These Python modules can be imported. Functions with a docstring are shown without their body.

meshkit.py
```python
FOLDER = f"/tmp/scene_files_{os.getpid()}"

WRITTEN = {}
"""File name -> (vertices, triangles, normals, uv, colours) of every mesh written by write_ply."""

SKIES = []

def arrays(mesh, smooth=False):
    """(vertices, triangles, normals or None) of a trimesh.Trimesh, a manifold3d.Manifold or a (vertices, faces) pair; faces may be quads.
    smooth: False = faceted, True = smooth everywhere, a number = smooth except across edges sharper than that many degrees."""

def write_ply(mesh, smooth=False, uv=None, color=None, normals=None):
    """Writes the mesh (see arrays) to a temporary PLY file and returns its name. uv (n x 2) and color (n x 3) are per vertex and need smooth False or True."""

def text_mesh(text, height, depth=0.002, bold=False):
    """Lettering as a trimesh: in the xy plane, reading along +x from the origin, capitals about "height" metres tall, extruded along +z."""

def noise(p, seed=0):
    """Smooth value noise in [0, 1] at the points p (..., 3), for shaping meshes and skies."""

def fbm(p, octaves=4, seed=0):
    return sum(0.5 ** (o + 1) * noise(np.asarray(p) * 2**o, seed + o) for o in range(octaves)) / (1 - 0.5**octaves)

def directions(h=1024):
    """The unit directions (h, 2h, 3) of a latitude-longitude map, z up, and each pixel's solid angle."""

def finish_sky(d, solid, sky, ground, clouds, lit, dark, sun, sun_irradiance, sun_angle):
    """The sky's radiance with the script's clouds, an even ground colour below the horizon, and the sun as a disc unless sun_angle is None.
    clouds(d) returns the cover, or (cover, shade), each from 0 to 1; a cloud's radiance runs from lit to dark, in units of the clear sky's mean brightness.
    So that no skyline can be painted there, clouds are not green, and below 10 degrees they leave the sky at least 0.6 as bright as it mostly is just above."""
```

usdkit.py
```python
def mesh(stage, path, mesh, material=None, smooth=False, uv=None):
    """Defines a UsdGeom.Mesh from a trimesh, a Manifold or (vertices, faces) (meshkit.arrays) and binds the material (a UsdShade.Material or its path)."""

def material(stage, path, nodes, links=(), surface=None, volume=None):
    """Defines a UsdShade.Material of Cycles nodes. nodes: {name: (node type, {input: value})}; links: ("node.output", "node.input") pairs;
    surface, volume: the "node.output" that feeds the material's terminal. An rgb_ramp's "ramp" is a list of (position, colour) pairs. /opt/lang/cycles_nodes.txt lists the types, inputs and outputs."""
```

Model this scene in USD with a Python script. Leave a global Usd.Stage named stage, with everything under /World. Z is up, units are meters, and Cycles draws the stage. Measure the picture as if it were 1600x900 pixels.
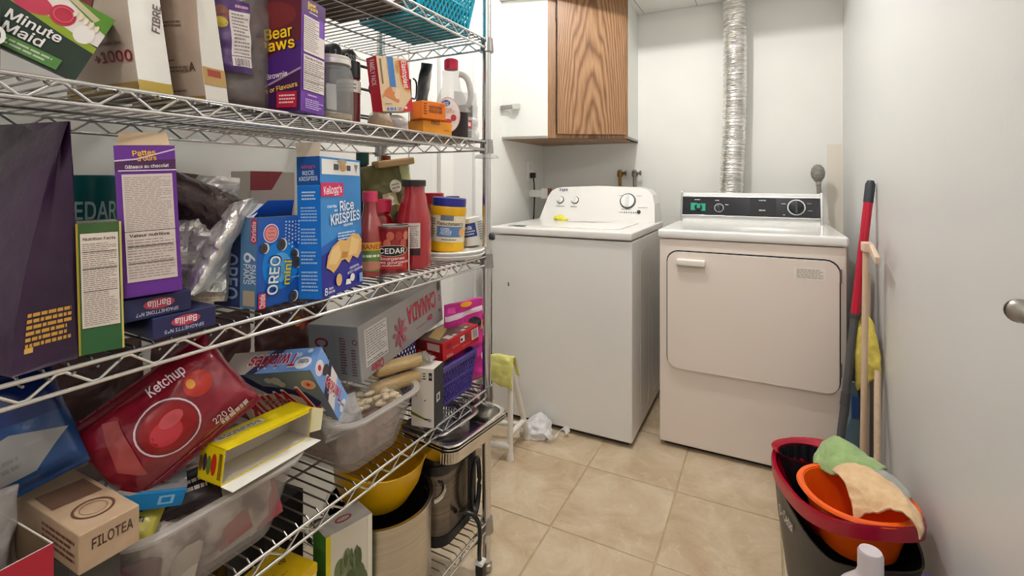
import math, random, numpy as np, trimesh, usdkit, meshkit
from pxr import Usd, UsdGeom, UsdLux, UsdShade, Gf, Sdf
stage = Usd.Stage.CreateInMemory()
UsdGeom.SetStageUpAxis(stage, UsdGeom.Tokens.z); UsdGeom.SetStageMetersPerUnit(stage, 1)
UsdGeom.Xform.Define(stage, '/World'); UsdGeom.Scope.Define(stage, '/World/Looks')
PI = math.pi
# ---------------------------------------------------------------- camera, light, exposure
YAW, FPX, EYE = 27.5, 760.0, 1.126
cam = UsdGeom.Camera.Define(stage, '/World/camera')
cam.CreateHorizontalApertureAttr(36.0); cam.CreateVerticalApertureAttr(20.25)
cam.CreateFocalLengthAttr(36.0 * FPX / 1600)
cam.CreateVerticalApertureOffsetAttr(-36.0 * 166 / 1600)
cam.CreateClippingRangeAttr(Gf.Vec2f(0.02, 60))
cam.AddTranslateOp().Set(Gf.Vec3d(0, 0, EYE)); cam.AddRotateXYZOp().Set(Gf.Vec3f(90, 0, YAW))
cam.CreateExposureAttr(0.47)
dome = UsdLux.DomeLight.Define(stage, '/World/sky'); dome.CreateIntensityAttr(0.14); dome.CreateColorAttr(Gf.Vec3f(1.0, .98, .97))
def bulb_light(path, loc, power, r, col):
    l = UsdLux.SphereLight.Define(stage, path); l.CreateRadiusAttr(r); l.CreateColorAttr(Gf.Vec3f(*col))
    l.CreateIntensityAttr(power / (4 * PI * PI * r * r)); l.AddTranslateOp().Set(Gf.Vec3d(*loc))
LAMP, LAMP2 = (-.5, 1.72, 2.375), (.0, -.45, 2.36)
bulb_light('/World/laundry_bulb_light', LAMP, 25, .032, (1, .985, .965))
bulb_light('/World/hall_bulb_light', LAMP2, 14, .06, (1, .97, .94))

# ---------------------------------------------------------------- helpers
def lin(h):
    if not isinstance(h, str): return tuple(h)
    c = [int(h[i:i + 2], 16) / 255 for i in (0, 2, 4)]
    return tuple(x / 12.92 if x < .04045 else ((x + .055) / 1.055) ** 2.4 for x in c)
MATS = {}
def M(col, rough=.5, **kw):
    """Plain principled material, cached."""
    if isinstance(col, str):
        c = np.array(lin(col)); g = c @ [.2126, .7152, .0722]; col = tuple(np.clip(g + (c - g) * 1.16, .004, .92).round(4).tolist())
    k = (col, rough, tuple(sorted(kw.items())))
    if k not in MATS:
        MATS[k] = usdkit.material(stage, '/World/Looks/plain_%03d' % len(MATS), {'p': ('principled_bsdf', {'base_color': lin(col), 'roughness': rough, **kw})}, surface='p.BSDF')
    return MATS[k]
def NM(name, c1, c2, scale, rough=.5, bump=0, bscale=None, detail=4, dist=.01, stretch=(1, 1, 1), ramp=(.3, .7), coord='object', **kw):
    """Principled with two noise-mixed colours and an optional noise bump."""
    n = {'tc': ('texture_coordinate', {}), 'm': ('mapping', {'scale': stretch}), 'n': ('noise_texture', {'scale': scale, 'detail': detail}),
         'r': ('rgb_ramp', {'ramp': [(0, lin(c1)), (ramp[0], lin(c1)), (ramp[1], lin(c2)), (1, lin(c2))]}), 'p': ('principled_bsdf', {'roughness': rough, **kw})}
    l = [('tc.' + coord, 'm.vector'), ('m.vector', 'n.vector'), ('n.fac', 'r.fac'), ('r.color', 'p.base_color')]
    if coord == 'position':
        n['tc'] = ('geometry', {})
    if bump:
        n['n2'] = ('noise_texture', {'scale': bscale or scale, 'detail': 5}); n['b'] = ('bump', {'strength': bump, 'distance': dist})
        l += [('m.vector', 'n2.vector'), ('n2.fac', 'b.height'), ('b.normal', 'p.normal')]
    return usdkit.material(stage, '/World/Looks/' + name, n, l, surface='p.BSDF')
def FILM(name, col, clear=.7, rough=.15, bump=.3, bscale=60, ior=1.45):
    """Thin see-through plastic film: transparent mixed with a tinted glossy/diffuse layer."""
    n = {'tc': ('texture_coordinate', {}), 'n': ('noise_texture', {'scale': bscale, 'detail': 4}), 'b': ('bump', {'strength': bump, 'distance': .01}),
         'p': ('principled_bsdf', {'base_color': lin(col), 'roughness': rough, 'ior': ior}), 't': ('transparent_bsdf', {'color': (.97, .97, .97)}), 'm': ('mix_closure', {'fac': clear})}
    l = [('tc.object', 'n.vector'), ('n.fac', 'b.height'), ('b.normal', 'p.normal'), ('p.BSDF', 'm.closure1'), ('t.BSDF', 'm.closure2')]
    return usdkit.material(stage, '/World/Looks/' + name, n, l, surface='m.closure')

USED = {}
def numbered(parent, name):
    k = (parent, name); n = USED.get(k, 0); USED[k] = n + 1
    return f'{parent}/{name}' if n == 0 else f'{parent}/{name}_{n:03d}'
def keys(prim, **kw):
    for k, v in kw.items():
        if v: prim.SetCustomDataByKey(k, v)
def mat4(pos, rz=0, rx=0, ry=0):
    m = trimesh.transformations.euler_matrix
    T = np.eye(4); T[:3, 3] = pos
    return T @ m(0, 0, math.radians(rz)) @ m(0, math.radians(ry), 0) @ m(math.radians(rx), 0, 0)
class Th:
    """A thing (or a nested part): an Xform whose children are its parts."""
    def __init__(s, name, label=None, cat=None, pos=(0, 0, 0), rz=0, rx=0, ry=0, group=None, kind=None, parent='/World', mtx=None):
        s.path = numbered(parent if isinstance(parent, str) else parent.path, name)
        x = UsdGeom.Xform.Define(stage, s.path); T = mat4(pos, rz, rx, ry) if mtx is None else mtx
        x.AddTransformOp().Set(Gf.Matrix4d(T.T.tolist())); s.T = T
        keys(x.GetPrim(), label=label, category=cat, group=group, kind=kind)
    def part(s, name, mesh, mat, smooth=30, label=None, kind=None, uv=None):
        p = numbered(s.path, name); m = usdkit.mesh(stage, p, mesh, mat, smooth=smooth, uv=uv)
        m.CreateDoubleSidedAttr(True); keys(m.GetPrim(), label=label, kind=kind)
        return p
def solo(name, mesh, mat, label=None, cat=None, smooth=30, kind=None, group=None):
    p = numbered('/World', name); m = usdkit.mesh(stage, p, mesh, mat, smooth=smooth); m.CreateDoubleSidedAttr(True)
    keys(m.GetPrim(), label=label, category=cat, kind=kind, group=group)

def cat(*ms): return trimesh.util.concatenate([m for m in ms if m is not None])
def moved(m, v=(0, 0, 0), rz=0, rx=0, ry=0):
    m = m.copy(); m.apply_transform(mat4(v, rz, rx, ry)); return m
def box(lo, hi, r=0):
    """Axis-aligned box from corner to corner, edges chamfered by r."""
    lo, hi = np.minimum(lo, hi).astype(float), np.maximum(lo, hi).astype(float)
    r = min(r, (hi - lo).min() * .45)
    if r <= 0:
        return trimesh.creation.box(bounds=[lo, hi])
    pts = []
    for sx in (0, 1):
        for sy in (0, 1):
            for sz in (0, 1):
                c = np.where([sx, sy, sz], hi, lo); d = np.where([sx, sy, sz], -1, 1) * r
                pts += [c + d * np.array(k) for k in ((1, 1, 0), (1, 0, 1), (0, 1, 1), (.3, .3, 1), (.3, 1, .3), (1, .3, .3))]
    return trimesh.convex.convex_hull(np.array(pts))
def lathe(prof, n=40, loc=(0, 0, 0), sx=1, sy=1):
    """Surface of revolution of (r, z) points."""
    prof = np.asarray(prof, float); a = np.linspace(0, 2 * PI, n, endpoint=False); k = len(prof)
    v = np.stack([np.outer(np.cos(a), prof[:, 0]) * sx, np.outer(np.sin(a), prof[:, 0]) * sy, np.tile(prof[:, 1], (n, 1))], -1).reshape(-1, 3)
    f = []
    for i in range(n):
        j = (i + 1) % n
        for q in range(k - 1):
            A, B, Cc, D = i * k + q, j * k + q, j * k + q + 1, i * k + q + 1
            if prof[q, 0] > 1e-9: f.append((A, B, Cc))
            if prof[q + 1, 0] > 1e-9: f.append((A, Cc, D))
    m = trimesh.Trimesh(v + np.array(loc), f, process=False); m.merge_vertices(); return m
def cyl(p, q, r, n=16): return tube([p, q], r, n)
def tube(P, r, n=8, closed=False):
    P = np.asarray(P, float); k = len(P); r = np.broadcast_to(np.asarray(r, float), (k,))
    if closed: d = np.roll(P, -1, 0) - np.roll(P, 1, 0)
    else: d = np.gradient(P, axis=0)
    d /= np.maximum(np.linalg.norm(d, axis=1, keepdims=True), 1e-12)
    u = np.cross(d[0], [0, 0, 1.0]) if abs(d[0, 2]) < .9 else np.cross(d[0], [1.0, 0, 0]); u /= np.linalg.norm(u); a = np.arange(n) * 2 * PI / n; V = []
    for i in range(k):
        u = u - d[i] * (u @ d[i]); u /= np.linalg.norm(u); w = np.cross(d[i], u)
        V.append(P[i] + r[i] * (np.outer(np.cos(a), u) + np.outer(np.sin(a), w)))
    V = np.vstack(V); F = []
    for i in range(k if closed else k - 1):
        A, B = i * n, ((i + 1) % k) * n
        for j in range(n):
            q = (j + 1) % n; F += [(A + j, B + q, B + j), (A + j, A + q, B + q)]
    if not closed:
        V = np.vstack([V, P[0], P[-1]]); e = len(V)
        for j in range(n):
            q = (j + 1) % n; F += [(e - 2, q, j), (e - 1, (k - 1) * n + j, (k - 1) * n + q)]
    return trimesh.Trimesh(V, F, process=False)
def spline(P, n=40):
    from scipy.interpolate import CubicSpline
    P = np.asarray(P, float); t = np.r_[0, np.cumsum(np.linalg.norm(np.diff(P, axis=0), axis=1))]
    return CubicSpline(t, P)(np.linspace(0, t[-1], n))
def rrect(hw, hd, r, k=6):
    out = []
    for cx, cy, a0 in ((1, 1, 0), (-1, 1, 90), (-1, -1, 180), (1, -1, 270)):
        for a in np.radians(np.linspace(a0, a0 + 90, k)):
            out.append((cx * (hw - r) + r * math.cos(a), cy * (hd - r) + r * math.sin(a)))
    return np.array(out)
def loft(rings, bottom=True, top=True):
    """Skin closed rings (equal counts of 3-d points); end caps as fans."""
    n = len(rings[0]); V = np.vstack(rings); F = []
    for i in range(len(rings) - 1):
        for j in range(n):
            q = (j + 1) % n; A, B = i * n, (i + 1) * n; F += [(A + j, A + q, B + q), (A + j, B + q, B + j)]
    for on, i in ((bottom, 0), (top, len(rings) - 1)):
        if on:
            V = np.vstack([V, V[i * n:(i + 1) * n].mean(0)]); c = len(V) - 1
            for j in range(n):
                q = (j + 1) % n; F.append((c, i * n + q, i * n + j) if i == 0 else (c, i * n + j, i * n + q))
    m = trimesh.Trimesh(V, F, process=False); return m
def ring(hw, hd, r, z, k=6): return np.c_[rrect(hw, hd, r, k), np.full(4 * k, z)]
def extrude(poly, d):
    from shapely.geometry import Polygon
    return trimesh.creation.extrude_polygon(Polygon(poly) if not hasattr(poly, 'area') else poly, d, engine='earcut')
TXT = {}
def text2d(text, bold=True):
    """Flat lettering: (points with capital height 1, triangles, width)."""
    if (text, bold) not in TXT:
        m = meshkit.text_mesh(text, 1.0, .1, bold); keep = m.face_normals[:, 2] > .5
        f = m.faces[keep]; u, inv = np.unique(f, return_inverse=True)
        v = m.vertices[u][:, :2].copy(); v[:, 0] -= v[:, 0].min(); TXT[text, bold] = (v, inv.reshape(-1, 3), float(np.ptp(v[:, 0])))
    return TXT[text, bold]
NAMES = {'r': 'print_panel', 'e': 'print_oval', 'p': 'print_shape', 't': 'lettering', 'n': 'small_print', 'b': 'barcode', 'd': 'print_ring'}
def decals(th, fmap, W, H, els, sub=None, rough=.42, lift=.0004):
    """Flat print laid on a face. fmap(u metres, v metres, lift) -> points. els use fractions of W and H:
    ('r',u0,v0,u1,v1,col) ('e',u,v,ru,rv,col) ('p',[(u,v)..],col) ('t',text,u,v,h,col[,rot[,maxw]]) ('n',u0,v0,u1,v1,lines,col[,fill]) ('b',u0,v0,u1,v1,col) ('d',u,v,ru,rv,width,col)"""
    rng = random.Random(len(els) * 7 + int(W * 1e4))
    for i, e in enumerate(els):
        k = e[0]; V, F = [], []
        def quad(a, b, c, d):
            n = len(V); V.extend([(a, b), (c, b), (c, d), (a, d)]); F.extend([(n, n + 1, n + 2), (n, n + 2, n + 3)])
        if k == 'r': quad(e[1] * W, e[2] * H, e[3] * W, e[4] * H); col = e[5]
        elif k in 'ed':
            N = 28; a = np.arange(N) * 2 * PI / N; cu, cv, ru, rv = e[1] * W, e[2] * H, e[3] * W, e[4] * H; col = e[-1]
            if k == 'e': V = [(cu, cv)] + [(cu + ru * math.cos(t), cv + rv * math.sin(t)) for t in a]; F = [(0, 1 + j, 1 + (j + 1) % N) for j in range(N)]
            else:
                w = e[5] * W; V = [(cu + q * math.cos(t), cv + s * math.sin(t)) for t in a for q, s in ((ru, rv), (ru - w, rv - w))]
                F = [x for j in range(N) for x in ((2 * j, 2 * ((j + 1) % N), 2 * j + 1), (2 * ((j + 1) % N), 2 * ((j + 1) % N) + 1, 2 * j + 1))]
        elif k == 'p':
            P = [(u * W, v * H) for u, v in e[1]]; col = e[2]
            from shapely.geometry import Polygon
            v2, f2 = trimesh.creation.triangulate_polygon(Polygon(P).buffer(0), engine='earcut'); V, F = list(map(tuple, v2)), list(f2)
        elif k == 't':
            v, f, w = text2d(e[1]); hgt = e[4] * H; col = e[5]; rot = math.radians(e[6] if len(e) > 6 and e[6] else 0); s = hgt; sx = s
            if len(e) > 7 and e[7]: sx = e[7] * (W if abs(math.cos(rot)) > .7 else H) / w
            q = np.c_[(v[:, 0] - w / 2) * sx, (v[:, 1] - .5) * s]; c_, s_ = math.cos(rot), math.sin(rot)
            V = [(e[2] * W + x * c_ - y * s_, e[3] * H + x * s_ + y * c_) for x, y in q]; F = list(map(tuple, f))
        elif k == 'n':
            _, u0, v0, u1, v1, nl, col = e[:7]; fill = e[7] if len(e) > 7 else .62; lh = (v1 - v0) / nl
            for q in range(nl):
                x, end = u0, u1 - (u1 - u0) * rng.choice((0, 0, 0, .1, .25))
                while x < end:
                    wd = min(rng.uniform(.06, .2) * (u1 - u0), end - x); y = v1 - (q + 1) * lh + lh * .25; quad(x * W, y * H, (x + wd) * W, (y + lh * fill * .8) * H); x += wd + .025 * (u1 - u0)
        elif k == 'b':
            _, u0, v0, u1, v1, col = e; x = u0
            while x < u1:
                wd = rng.choice((.012, .02, .035)) * (u1 - u0); quad(x * W, v0 * H, min(x + wd, u1) * W, v1 * H); x += wd + rng.choice((.012, .025, .04)) * (u1 - u0)
        V, F = np.array(V, float), np.array(F, int)
        if sub:
            V3, F = trimesh.remesh.subdivide_to_size(np.c_[V, np.zeros(len(V))], F, sub, max_iter=12); V = V3[:, :2]
        pts = fmap(V[:, 0], V[:, 1], lift + i * .00012)
        mt = col if not isinstance(col, str) else M(col, rough)
        th.part(NAMES[k], trimesh.Trimesh(pts, F, process=False), mt, smooth=False if not sub else True)
def face(w, d, h, side):
    """Map and size of one face of a carton whose local origin is its front-left-bottom corner."""
    fr = {'front': ((0, 0, 0), (1, 0, 0), (0, 0, 1), (0, -1, 0), w, h), 'right': ((w, 0, 0), (0, 1, 0), (0, 0, 1), (1, 0, 0), d, h), 'left': ((0, d, 0), (0, -1, 0), (0, 0, 1), (-1, 0, 0), d, h),
          'back': ((w, d, 0), (-1, 0, 0), (0, 0, 1), (0, 1, 0), w, h), 'top': ((0, 0, h), (1, 0, 0), (0, 1, 0), (0, 0, 1), w, d), 'bottom': ((0, d, 0), (1, 0, 0), (0, -1, 0), (0, 0, -1), w, d)}[side]
    o, u, v, n = map(np.array, fr[:4])
    return (lambda U, Vv, L: o + np.outer(U, u) + np.outer(Vv, v) + n * L), fr[4], fr[5]
def carton(name, label, ct, pos, rz, w, d, h, col, faces=None, rx=0, ry=0, group=None, rough=.42, open_top=False, bev=.0015, inner='B9A98F'):
    t = Th(name, label, ct, pos, rz, rx, ry, group)
    mt = col if not isinstance(col, str) else M(col, rough)
    if open_top:
        g = .0012
        t.part('carton_body', cat(box((0, 0, 0), (w, d, g)), box((0, 0, 0), (w, g, h)), box((0, d - g, 0), (w, d, h)), box((0, g, 0), (g, d - g, h)), box((w - g, g, 0), (w, d - g, h))), mt, smooth=False)
        t.part('inner_lining', cat(box((g, g, g), (w - g, g + .0006, h - .001)), box((g, d - g - .0006, g), (w - g, d - g, h - .001)), box((g, g, g), (g + .0006, d - g, h - .001)), box((w - g - .0006, g, g), (w - g, d - g, h - .001))), M(inner, .8), smooth=False)
    else: t.part('carton_body', box((0, 0, 0), (w, d, h), bev), mt, smooth=False)
    for side, els in (faces or {}).items():
        fm, W, H = face(w, d, h, side); decals(t, fm, W, H, els, rough=rough)
    return t
def flap(t, corners, mat, name='flap', th=.0009):
    """A folded card flap: quad with thickness."""
    c = np.array(corners, float); n = np.cross(c[1] - c[0], c[3] - c[0]); n /= np.linalg.norm(n)
    V = np.vstack([c, c + n * th]); F = [(0, 2, 1), (0, 3, 2), (4, 5, 6), (4, 6, 7)] + [x for i in range(4) for x in ((i, (i + 1) % 4, 4 + (i + 1) % 4), (i, 4 + (i + 1) % 4, 4 + i))]
    t.part(name, trimesh.Trimesh(V, F, process=False), mat, smooth=False)
def fb(P, s, seed, oc=3): return meshkit.fbm(np.asarray(P) * s, oc, seed) - .5
def ridge(P, s, seed):
    a = meshkit.noise(np.asarray(P) * s, seed); b = meshkit.noise(np.asarray(P) * s * 2.3, seed + 9)
    return (1 - 2 * np.abs(2 * a - 1)) * .6 + (1 - 2 * np.abs(2 * b - 1)) * .3
class Pouch:
    """Soft bag: u across (centre 0), v up; local -y is its front."""
    def __init__(s, w, h, t, stand=True, wr=.004, seed=1, crump=0, deform=None, taper=0, top_t=.06, nscale=22):
        s.w, s.h, s.t, s.stand, s.wr, s.seed, s.crump, s.deform, s.taper, s.top_t, s.ns = w, h, t, stand, wr, seed, crump, deform, taper, top_t, nscale
    def pts(s, u, v, side=-1, lift=0):
        u, v = np.asarray(u, float), np.asarray(v, float); a, b = np.clip(np.abs(2 * u / s.w), 0, 1), np.clip(v / s.h, 0, 1)
        ed = (1 - a ** 3) ** .5
        pr = (1 - .94 * b ** 1.6) * np.clip(b / .05, .55, 1) if s.stand else np.clip(np.sin(PI * np.clip((b - .04) / .92, 0, 1)), 0, 1) ** .55
        y = side * (s.t / 2 * ed * pr + .0012)
        uu = u * (1 - s.taper * b)
        P = np.stack([uu, y, v], -1); env = np.minimum(1, ed * 2) * np.clip(np.minimum(b, 1 - b) * 8, .15, 1)
        nz = fb(P, s.ns, s.seed) * 2 * s.wr + (ridge(P, s.ns, s.seed + 3) * s.crump if s.crump else 0)
        P[..., 1] += side * (nz * env + lift); P[..., 0] += fb(P + 5, s.ns * .6, s.seed + 7) * s.wr * 1.2
        P[..., 2] += fb(P + 9, s.ns * .6, s.seed + 8) * s.wr * 1.0 * (b > .02)
        return s.deform(P) if s.deform else P
    def mesh(s, nu=36, nv=48):
        u, v = np.meshgrid(np.linspace(-.5, .5, nu) * s.w, np.linspace(0, 1, nv) * s.h, indexing='ij')
        V = np.vstack([s.pts(u.ravel(), v.ravel(), -1), s.pts(u.ravel(), v.ravel(), 1)]); F = []; N = nu * nv
        for i in range(nu - 1):
            for j in range(nv - 1):
                A, B, Cc, D = i * nv + j, (i + 1) * nv + j, (i + 1) * nv + j + 1, i * nv + j + 1
                F += [(A, B, Cc), (A, Cc, D), (N + A, N + Cc, N + B), (N + A, N + D, N + Cc)]
        edge = [(i * nv, (i + 1) * nv) for i in range(nu - 1)] + [((nu - 1) * nv + j, (nu - 1) * nv + j + 1) for j in range(nv - 1)] + [((i + 1) * nv + nv - 1, i * nv + nv - 1) for i in range(nu - 1)] + [(j + 1, j) for j in range(nv - 1)]
        for a, b in edge: F += [(a, N + b, b), (a, N + a, N + b)]
        return trimesh.Trimesh(V, F, process=False)
    def fmap(s, side=-1):
        """Map with u from the left edge, for decals."""
        return lambda U, V, L: s.pts(-side * 1 * (U - s.w / 2), V, side, L + .0006)
def heap(rx, ry, h, seed, n=26, rough=.25, loc=(0, 0, 0), ns=18):
    """A crumpled mound resting on z=0."""
    m = trimesh.creation.icosphere(4); v = m.vertices.copy(); v[:, 2] = np.maximum(v[:, 2], -.15)
    k = 1 + rough * (2 * fb(v * .1, ns, seed) + ridge(v * .1, ns * .8, seed + 2) * .6)
    v = v * k[:, None] * np.array([rx, ry, h]); v[:, 2] -= v[:, 2].min(); m.vertices = v + np.array(loc); return m
def cloth(P, th=.003):
    """Thick sheet from a grid of points (n, m, 3)."""
    n, m = P.shape[:2]; dx = np.gradient(P, axis=0); dy = np.gradient(P, axis=1); N = np.cross(dx, dy); N /= np.maximum(np.linalg.norm(N, axis=-1, keepdims=True), 1e-9)
    V = np.vstack([P.reshape(-1, 3), (P + N * th).reshape(-1, 3)]); F = []; K = n * m
    for i in range(n - 1):
        for j in range(m - 1):
            A, B, Cc, D = i * m + j, (i + 1) * m + j, (i + 1) * m + j + 1, i * m + j + 1
            F += [(A, Cc, B), (A, D, Cc), (K + A, K + B, K + Cc), (K + A, K + Cc, K + D)]
    edge = [(i * m, (i + 1) * m) for i in range(n - 1)] + [((n - 1) * m + j, (n - 1) * m + j + 1) for j in range(m - 1)] + [((i + 1) * m + m - 1, i * m + m - 1) for i in range(n - 1)] + [(j + 1, j) for j in range(m - 1)]
    for a, b in edge: F += [(a, b, K + b), (a, K + b, K + a)]
    return trimesh.Trimesh(V, F, process=False)
def grid(f, n=30, m=30):
    s, t = np.meshgrid(np.linspace(0, 1, n), np.linspace(0, 1, m), indexing='ij'); return np.stack(f(s, t), -1)
# ---------------------------------------------------------------- shared materials
WALL = NM('wall_paint', 'E9E8E2', 'EDECE6', 3, .6, bump=.05, bscale=160, dist=.002, coord='position')
CEILM = NM('ceiling_paint', 'E8E6DF', 'EEECE6', 4, .8, bump=.1, bscale=120, dist=.002, coord='position')
RWALL = NM('satin_wall_paint', 'D9D9D8', 'DDDDDC', 2, .38, bump=.12, bscale=70, dist=.003, coord='position')
CHROME = M('DCDBD9', .2, metallic=1.0); CHROMED = M('A9A7A4', .28, metallic=1.0); STEEL = NM('brushed_steel', 'BDB8B0', 'CFCAC2', 6, .28, stretch=(1, 1, 40), metallic=1.0)
ENAM = NM('white_enamel', 'EAE8E4', 'EDEBE7', 2, .22, bump=.03, bscale=4, coord='position'); ENAMD = M('ECE1D8', .3); BLACK = M('17181B', .35); DARK = M('2A2A2D', .5)
WHITE = M('F1F0EC', .4); GREYP = M('8F8C88', .45)
FOILW = NM('crinkled_foil', 'D6D2CC', 'ECE9E4', 20, .3, bump=.5, bscale=30, dist=.02, metallic=.55)
KRAFT = NM('kraft_paper', 'B79A7C', 'C0A487', 40, .7, bump=.05, bscale=200, dist=.001)
KRAFTL = NM('pale_kraft_paper', 'BEAC99', 'C8B7A5', 30, .6, bump=.15, bscale=40, dist=.004)

# ---------------------------------------------------------------- room
XL, XR, YB, ZC, ZS, YS = -1.32, .354, 3.0, 2.44, 2.145, 2.367
fl = Th('floor', 'beige stone-look ceramic tile floor with pale grout', kind='structure')
GX, GY, TX, TY = -.622, 1.468, .3345, .376
fl.part('grout_bed', box((-2.2, -1.6, -.05), (1.4, YB + .1, -.0024)), NM('grout', 'AE9878', 'BDA786', 60, .8, coord='position'), smooth=False)
tn = {'g': ('geometry', {}), 'oi': ('object_info', {}), 'ad': ('vector_math', {'math_type': 'multiply_add', 'vector2': (1, 1, 1)}),
      'n1': ('noise_texture', {'scale': 5.5, 'detail': 6, 'roughness': .62, 'distortion': .6}), 'r1': ('rgb_ramp', {'ramp': [(0, lin('9E8566')), (.34, lin('B49C7D')), (.50, lin('C6B194')), (.66, lin('D5C4AA')), (1, lin('E2D4BE'))]}),
      'n2': ('noise_texture', {'scale': 9, 'detail': 4, 'distortion': 2.5}), 'r2': ('rgb_ramp', {'ramp': [(0, (0, 0, 0)), (.60, (0, 0, 0)), (.66, (.35, .35, .35)), (.72, (0, 0, 0)), (1, (0, 0, 0))]}),
      'mx': ('mix', {'color2': lin('DECDB2')}), 'b': ('bump', {'strength': .18, 'distance': .004}), 'p': ('principled_bsdf', {'roughness': .34})}
TILE = usdkit.material(stage, '/World/Looks/floor_tile', tn, [('g.position', 'ad.vector1'), ('oi.random', 'ad.vector3'), ('ad.vector', 'n1.vector'), ('g.position', 'n2.vector'), ('n1.fac', 'r1.fac'), ('r1.color', 'mx.color1'), ('n2.fac', 'r2.fac'), ('r2.color', 'mx.fac'),
      ('mx.color', 'p.base_color'), ('n1.fac', 'b.height'), ('b.normal', 'p.normal')], surface='p.BSDF')
rr = random.Random(3)
for i in range(-3, 4):
    for j in range(-7, 6):
        x0, y0 = GX + i * TX + .0028, GY + j * TY + .0028; x1, y1 = min(x0 + TX - .0056, 1.2), min(y0 + TY - .0056, YB)
        if x0 > XR or x1 < XL or y0 > YB: continue
        dz = rr.uniform(-.0004, .0004)
        fl.part('tile', box((x0, y0, -.012), (x1, y1, dz), .0018), TILE, smooth=False)
def struct(name, m, mat, label=None, cat=None): solo(name, m, mat, label, cat, smooth=False, kind='structure')
struct('wall_left', box((XL - .1, -1.6, 0), (XL, YB + .1, ZC + .1)), WALL, 'white painted wall behind the shelving and washer')
struct('wall_back', box((XL, YB, 0), (XR + .1, YB + .1, ZC + .1)), WALL, 'white painted wall behind the washer and dryer')
struct('wall_right', box((XR, -1.6, 0), (XR + .1, YB, ZC + .1)), RWALL, 'smooth pale grey-white wall on the right')
struct('trim_1', box((.285, YB - .0008, .2), (XR - .004, YB, 1.32)), M('E6DFD3', .7), 'pale beige unpainted strip of wall in the corner behind the dryer')
ce = Th('ceiling', 'white ceiling with a dropped soffit over the machines', kind='structure')
ce.part('main_ceiling', box((XL, -1.6, ZC), (XR, YB, ZC + .1)), CEILM, smooth=False)
ce.part('soffit', box((XL, YS, ZS + .012), (XR, YB, ZC)), CEILM, smooth=False)
for x0, x1 in ((XL + .002, -.655), (-.651, -.35), (-.347, XR - .002)): ce.part('soffit_panel', box((x0, YS + .004, ZS), (x1, YB - .006, ZS + .012), .002), CEILM, smooth=False)
# casing and recessed door on the left wall behind the shelving
d2 = Th('door_2', 'white panelled door in its casing behind the shelving unit', kind='structure')
for y0, y1, t in ((1.60, 1.76, .006), (1.80, 1.90, .022), (1.90, 2.09, .008), (2.09, 2.17, .026)):
    d2.part('door_panel' if t < .01 else 'door_casing', box((XL, y0, .02), (XL + t, y1, 2.05), .003), M('E2E1DF' if t < .01 else 'EFEEEB', .35), smooth=False)
d1 = Th('door_1', 'flush pale door panel folded against the right wall, with a metal handle', kind='structure')
d1.part('door_leaf', box((XR - .002, .2, .01), (XR, 1.02, 2.03)), RWALL, smooth=False)
hb = cat(tube(spline([(XR - .001, .85, .949), (XR - .026, .85, .949), (XR - .042, .863, .949), (XR - .045, .88, .949), (XR - .045, .912, .949)], 24), np.r_[np.full(12, .010), np.linspace(.010, .0165, 12)], 16),
         lathe([(0, 0), (.0165, 0), (.0155, .006), (.010, .0125), (0, .0155)], 18).apply_transform(mat4((XR - .045, .911, .949), rx=-90)))
d1.part('door_handle', hb, M('9A9690', .32, metallic=1.0), label='satin metal lever handle')
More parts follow.
